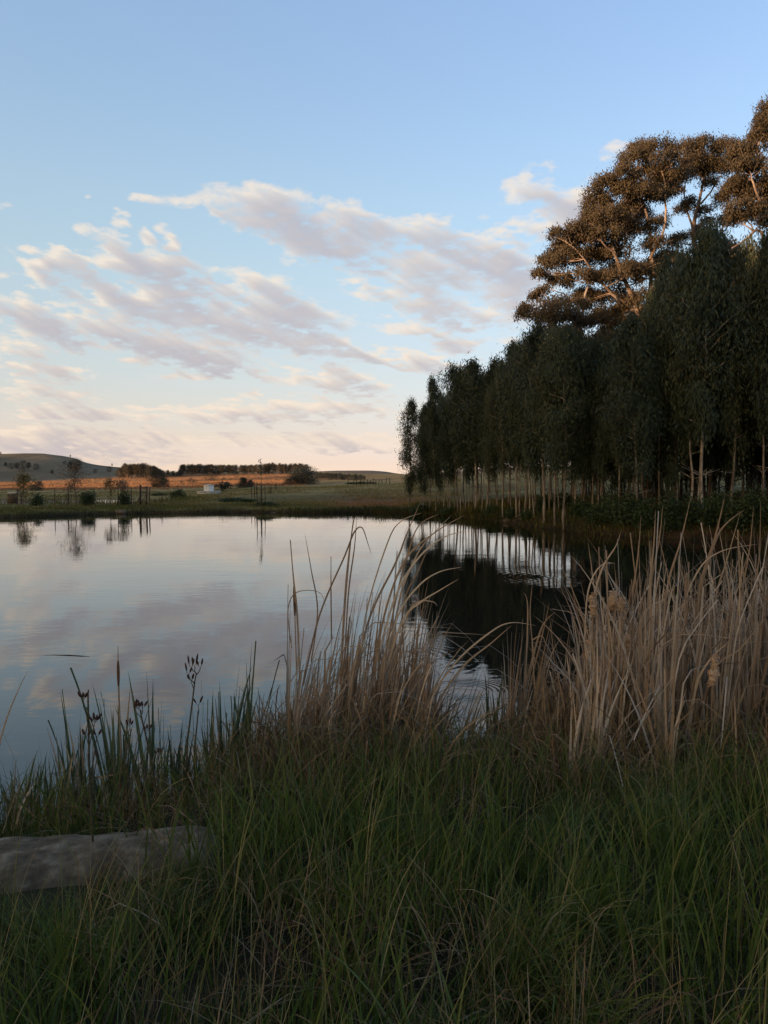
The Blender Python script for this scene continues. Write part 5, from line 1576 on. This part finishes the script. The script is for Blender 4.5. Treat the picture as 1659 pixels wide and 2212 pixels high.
# cattail heads on their stalks
def head_on(label, kind, foot, headlow, headtop, tip, Y, rad_):
    b = at(foot[0], foot[1], Y)
    root = thing('cattail_stalk', label, 'cattail', b)
    f = lambda p: at(p[0], p[1], Y) - b
    st = MB()
    st.tube([f(foot) - np.array([0, 0, .2]), f(((foot[0] + headlow[0]) / 2 + 2, (foot[1] + headlow[1]) / 2)), f(headlow), f(headtop), f(tip)], [.007, .006, .005, .004, .0015], 6)
    link('stalk', st.mesh('stalk', M_REED), root)
    a, c = f(headlow), f(headtop)
    n = 18 if kind == 'fluff' else 12
    tt = np.linspace(0, 1, n)
    g = np.random.default_rng(int(foot[0]))
    rr = rad_ * np.clip(np.sin(math.pi * (.06 + .88 * tt)) ** .35, .2, 1)
    pp = a + (c - a) * tt[:, None]
    if kind == 'fluff':
        rr = rr * (1 + g.normal(0, .22, n)); pp = pp + g.normal(0, rad_ * .18, (n, 3))
    mb = MB().tube(pp, rr, 12)
    if kind == 'fluff':
        m = 420
        k = g.integers(0, n, m)
        o = unit(g.normal(0, 1, (m, 3)))
        leaves(mb, pp[k] + o * rr[k][:, None] * .8, .022, .006, .2, 1.0, (.2, .9), g)
    link('seed_head', mb.mesh('seed_head', M_FLUFF if kind == 'fluff' else M_SPIKE, kind != 'fluff'), root)
head_on('slim brown cattail spike on a straight stalk over the open water', 'spike', (263, 1770), (256, 1482), (255, 1428), (255, 1395), 4.9, .0095)
head_on('dark ragged cattail spike at the left side of the middle clump', 'spike', (642, 1640), (637, 1330), (635, 1265), (634, 1250), 5.9, .010)
head_on('dark brown cattail spike between pale fluffy heads', 'spike', (1372, 1640), (1362, 1308), (1361, 1276), (1361, 1262), 5.6, .012)
head_on('pale fluffy cattail head at the left edge of the right-hand stand', 'fluff', (1290, 1640), (1280, 1330), (1281, 1283), (1281, 1278), 5.5, .022)
head_on('broad pale fluffy cattail head, second from the left in the right-hand stand', 'fluff', (1335, 1640), (1325, 1318), (1326, 1278), (1327, 1270), 5.5, .030)
head_on('small pinkish fluffy cattail head just right of the broad one', 'fluff', (1350, 1640), (1342, 1316), (1344, 1294), (1344, 1290), 5.4, .021)
head_on('torn fluffy cattail head hanging in the middle of the right-hand stand', 'fluff', (1390, 1640), (1386, 1398), (1387, 1345), (1388, 1338), 5.3, .020)
head_on('low pinkish cattail head half hidden among leaves', 'fluff', (1280, 1640), (1272, 1425), (1273, 1385), (1274, 1380), 5.3, .018)
head_on('pale pink burst cattail head low in the right-hand stand', 'fluff', (1362, 1660), (1358, 1395), (1358, 1374), (1358, 1370), 5.2, .020)
head_on('largest pale fluffy cattail head, on a stalk standing in front at the right', 'fluff', (1532, 1720), (1538, 1480), (1545, 1418), (1546, 1410), 4.9, .024)

# ------------------------------------------------------------------ flowering weeds with dark seed heads
def weed(label, stem, Y, heads):
    b = at(stem[0][0], stem[0][1], Y)
    root = thing('seeded_weed', label, 'weed', b, 0)
    f = lambda p, d=0.0: at(p[0], p[1], Y + d) - b
    st = MB()
    q = np.array([f(p) for p in stem]); q[0][2] -= .25
    st.tube(q, np.linspace(.0065, .0035, len(q)), 6)
    g = np.random.default_rng(int(stem[0][0]) + 5)
    hm = []
    for (frm, to, n, size, sp) in heads:
        a, c = f(frm), f(to, g.normal(0, .05))
        st.tube(wobble(a, c, 5, .006, g), np.linspace(.0032, .002, 5), 5, cap=False)
        m = MB()
        for k in range(n):
            s = (k / max(1, n - 1) - .5) if n > 1 else 0
            d = unit(np.array([s * sp + g.normal(0, .08), g.normal(0, .25), 1.0]))
            L = size * g.uniform(.8, 1.25)
            p0 = c + np.array([s * size * .3, 0, 0])
            m.tube([p0, p0 + d * L * .35], .0015, 4)
            pp = p0 + d * L * np.linspace(.25, 1.15, 6)[:, None]
            m.tube(pp, np.array([.002, .0048, .0058, .0055, .0045, .0015]) * g.uniform(.9, 1.2), 7)
        hm.append(m)
    link('stem', st.mesh('stem', M_STEMD, True), root)
    for m in hm:
        link('seed_head', m.mesh('seed_head', M_SEED, True), root)
weed('tall thin weed with a wide fork of dark seed heads at its tip', [(395, 1720), (405, 1600), (415, 1520), (421, 1470), (424, 1455)], 4.4,
     [((421, 1478), (407, 1455), 2, .045, .6), ((424, 1455), (412, 1440), 2, .05, .5), ((424, 1455), (420, 1438), 2, .05, .3), ((424, 1458), (432, 1440), 2, .05, .5), ((420, 1490), (412, 1470), 2, .042, .7)])
weed('thick-stemmed weed with small dark seed heads in front of the boulder', [(203, 1900), (200, 1800), (194, 1700), (192, 1600), (190, 1500), (191, 1490)], 3.75,
     [((194, 1700), (205, 1560), 4, .038, 1.2), ((191, 1570), (180, 1510), 3, .036, .9), ((193, 1660), (186, 1590), 2, .034, .8), ((194, 1680), (210, 1590), 2, .034, .9), ((196, 1720), (209, 1640), 1, .034, .2)])
weed('weed with paired dark seed heads left of the tall thin one', [(345, 1760), (335, 1690), (322, 1620), (308, 1560), (303, 1535)], 4.3,
     [((303, 1540), (297, 1530), 4, .042, 1.0), ((304, 1545), (308, 1528), 3, .040, 1.0), ((306, 1555), (290, 1535), 1, .036, .2), ((318, 1610), (318, 1578), 3, .036, 1.0), ((345, 1720), (342, 1630), 3, .036, 1.0)])
weed('small weed with a single pair of seed heads among the sedges', [(272, 1740), (276, 1660), (280, 1600), (283, 1575)], 4.5, [((281, 1590), (280, 1568), 3, .036, 1.0)])
weed('slight weed right of the tall thin one with one drooping seed head', [(418, 1700), (420, 1620), (426, 1560), (428, 1535)], 4.6, [((427, 1550), (428, 1522), 2, .040, .7)])

# drifting twig
tw = at(135, 1418, 9.6)
o = link('twig', MB().tube([(-.34, .02, -.002), (-.15, .05, .0), (.05, .03, .002), (.22, -.01, .001), (.34, -.03, -.002)], [.002, .005, .007, .007, .004], 6).mesh('twig', M_WOOD), None, (tw[0], 9.65, .0))
tag(o, 'dark twig drifting on the open water', 'twig')

# ------------------------------------------------------------------ near grass
g_ = np.random.default_rng(90)
def near_pts(n, ymin=.5, ymax=7.4, lim=-.25):
    Y = ymin + (ymax - ymin) * g_.random(n) ** 1.15
    x = g_.uniform(-1, 1, n) * (.58 * Y + 1.9)
    u = x / Y
    sd = poly_sd(POND, x, Y)
    keep = (sd > lim) & (g_.random(n) < np.clip(.35 + Y / 6, .3, 1))
    # the boulder stays clear
    bx, by = bo.location.x, bo.location.y
    keep &= ~((x - bx < .74) & (Y > by - .60) & (Y < by + .40))
    return np.stack([x, Y, sd], 1)[keep]
def pos3(p, dz=-.03):
    z = ground_z(p[:, 0], p[:, 1], p[:, 2])
    return np.stack([p[:, 0], p[:, 1], np.maximum(z, -.08) + dz], 1)
clump = lambda p, s, seed: fbm(p[:, 0] * s, p[:, 1] * s, 3, seed)
mb = MB()
p = scatter(200000, near_pts)
p = p[g_.random(len(p)) < np.clip(.62 + 1.1 * clump(p, 2.4, 33) + .7 * clump(p, .8, 34), .10, 1)]
c1, c2 = clump(p, 1.6, 3), clump(p, 4.5, 4)
short = np.clip((p[:, 0] - .55 * p[:, 1] + .75) / .5, 0, 1) * np.clip((3.4 - p[:, 1]) / .8, 0, 1)    # the trodden corner
h = np.clip(.19 + .26 * c1 + .18 * c2, .05, .6) * g_.uniform(.55, 1.35, len(p)) * (1 - .62 * short) * (1 - .42 * np.clip((p[:, 1] - 3.6) / 1.6, 0, 1)) * (1 - .50 * np.clip((-.5 - p[:, 0]) / .8, 0, 1) * np.clip((p[:, 1] - 3.0) / .8, 0, 1))
comb = .7 + 3.2 * clump(p, .9, 6)                                                                     # grass combed by the wind, patch by patch
az = comb + g_.normal(0, 1.3, len(p))
blades(mb, pos3(p), h, az, np.abs(g_.normal(.12, .16, len(p))), g_.uniform(.2, 2.7, len(p)), g_.uniform(.0026, .0068, len(p)), 5, .35, 1.5, 0, np.clip(.36 + .35 * c1 + .2 * c2 + g_.normal(0, .18, len(p)), 0, 1), g=g_)
# coarser strap leaves in tufts
p = scatter(14000, near_pts)
p = p[clump(p, 2.0, 14) > .0]
blades(mb, pos3(p), g_.uniform(.25, .55, len(p)), g_.uniform(0, 6.28, len(p)), np.abs(g_.normal(.1, .15, len(p))), g_.uniform(.2, 1.1, len(p)), g_.uniform(.006, .011, len(p)), 5, .4, 1.6, 0, np.clip(g_.normal(.42, .13, len(p)), 0, .8), g=g_)
tag(link('grass', mb.mesh('grass', M_GRASS)), 'dense dark green grass covering the near bank', 'grass', kind='stuff')
# long pale culms bowing across the green
mb = MB()
p = scatter(1900, lambda n: near_pts(n, 1.5, 6.6, .2))
blades(mb, pos3(p), g_.uniform(.35, .85, len(p)), .5 + g_.normal(0, 1.5, len(p)), np.abs(g_.normal(.15, .2, len(p))), g_.uniform(.2, 1.2, len(p)), g_.uniform(.0014, .0030, len(p)), 8, .6, 1.7, 0, np.clip(g_.normal(.42, .25, len(p)), 0, 1), g=g_)
tag(link('straw', mb.mesh('straw', M_STRAW)), 'long pale grass stalks bowing over the green grass', 'grass', kind='stuff')
# matted dead leaves at the feet of the reeds
def litter_pts(n):
    xd = g_.choice([0, 1, 2], n, p=[.46, .46, .08])
    a = np.where(xd == 0, g_.uniform(540, 960, n), np.where(xd == 1, g_.uniform(1170, 1700, n), g_.uniform(380, 1250, n)))
    Y = np.where(xd == 0, g_.normal(5.75, .42, n), np.where(xd == 1, g_.normal(5.35, .55, n), g_.normal(5.3, .4, n)))
    x = (a - 829.5) / 1106 * T * Y
    sd = poly_sd(POND, x, Y)
    return np.stack([x, Y, sd], 1)[(sd > -.75) & (Y > 4.2)]
p = scatter(3600, litter_pts)
b_ = pos3(p, 0)
b_[:, 2] = np.maximum(b_[:, 2], -.02) + np.abs(g_.normal(0, .09, len(p)))
mb = MB()
n = len(p)
blades(mb, b_, g_.uniform(.12, .55, n), g_.uniform(0, 6.28, n), np.abs(g_.normal(.35, .5, n)), g_.uniform(-.2, 1.2, n), g_.uniform(.004, .012, n), 5, .7, 1.3, .2, np.clip(g_.normal(.45, .25, n), 0, 1), (g_.uniform(.2, 1.6, n), g_.uniform(-.5, 1.8, n)), None, .3, 0, g_)
tag(link('reed_litter', mb.mesh('reed_litter', M_LITTER)), 'matted dead reed leaves at the feet of the cattails', 'litter', kind='stuff')

# dead thatch: short flattened straw tangled low in the green, in drifts
mb = MB()
p = scatter(10000, lambda n: (lambda q: q[(fbm(q[:, 0] * 1.1, q[:, 1] * 1.1, 3, 44) > -.02)])(near_pts(n, 1.25, 6.9, .05)))
n = len(p)
b_ = pos3(p, 0)
b_[:, 2] += np.abs(g_.normal(0, .07, n))
blades(mb, b_, g_.uniform(.10, .38, n), g_.uniform(0, 6.28, n), np.abs(g_.normal(.7, .45, n)), g_.uniform(-.4, 1.2, n), g_.uniform(.0018, .005, n), 4, .6, 1.3, 0, np.clip(g_.normal(.36, .26, n), 0, 1), (g_.uniform(.2, 1.8, n), g_.uniform(-.7, 1.5, n)), None, .2, 0, g_)
tag(link('thatch', mb.mesh('thatch', M_LITTER)), 'flattened dead straw tangled low in the near grass', 'grass', kind='stuff')
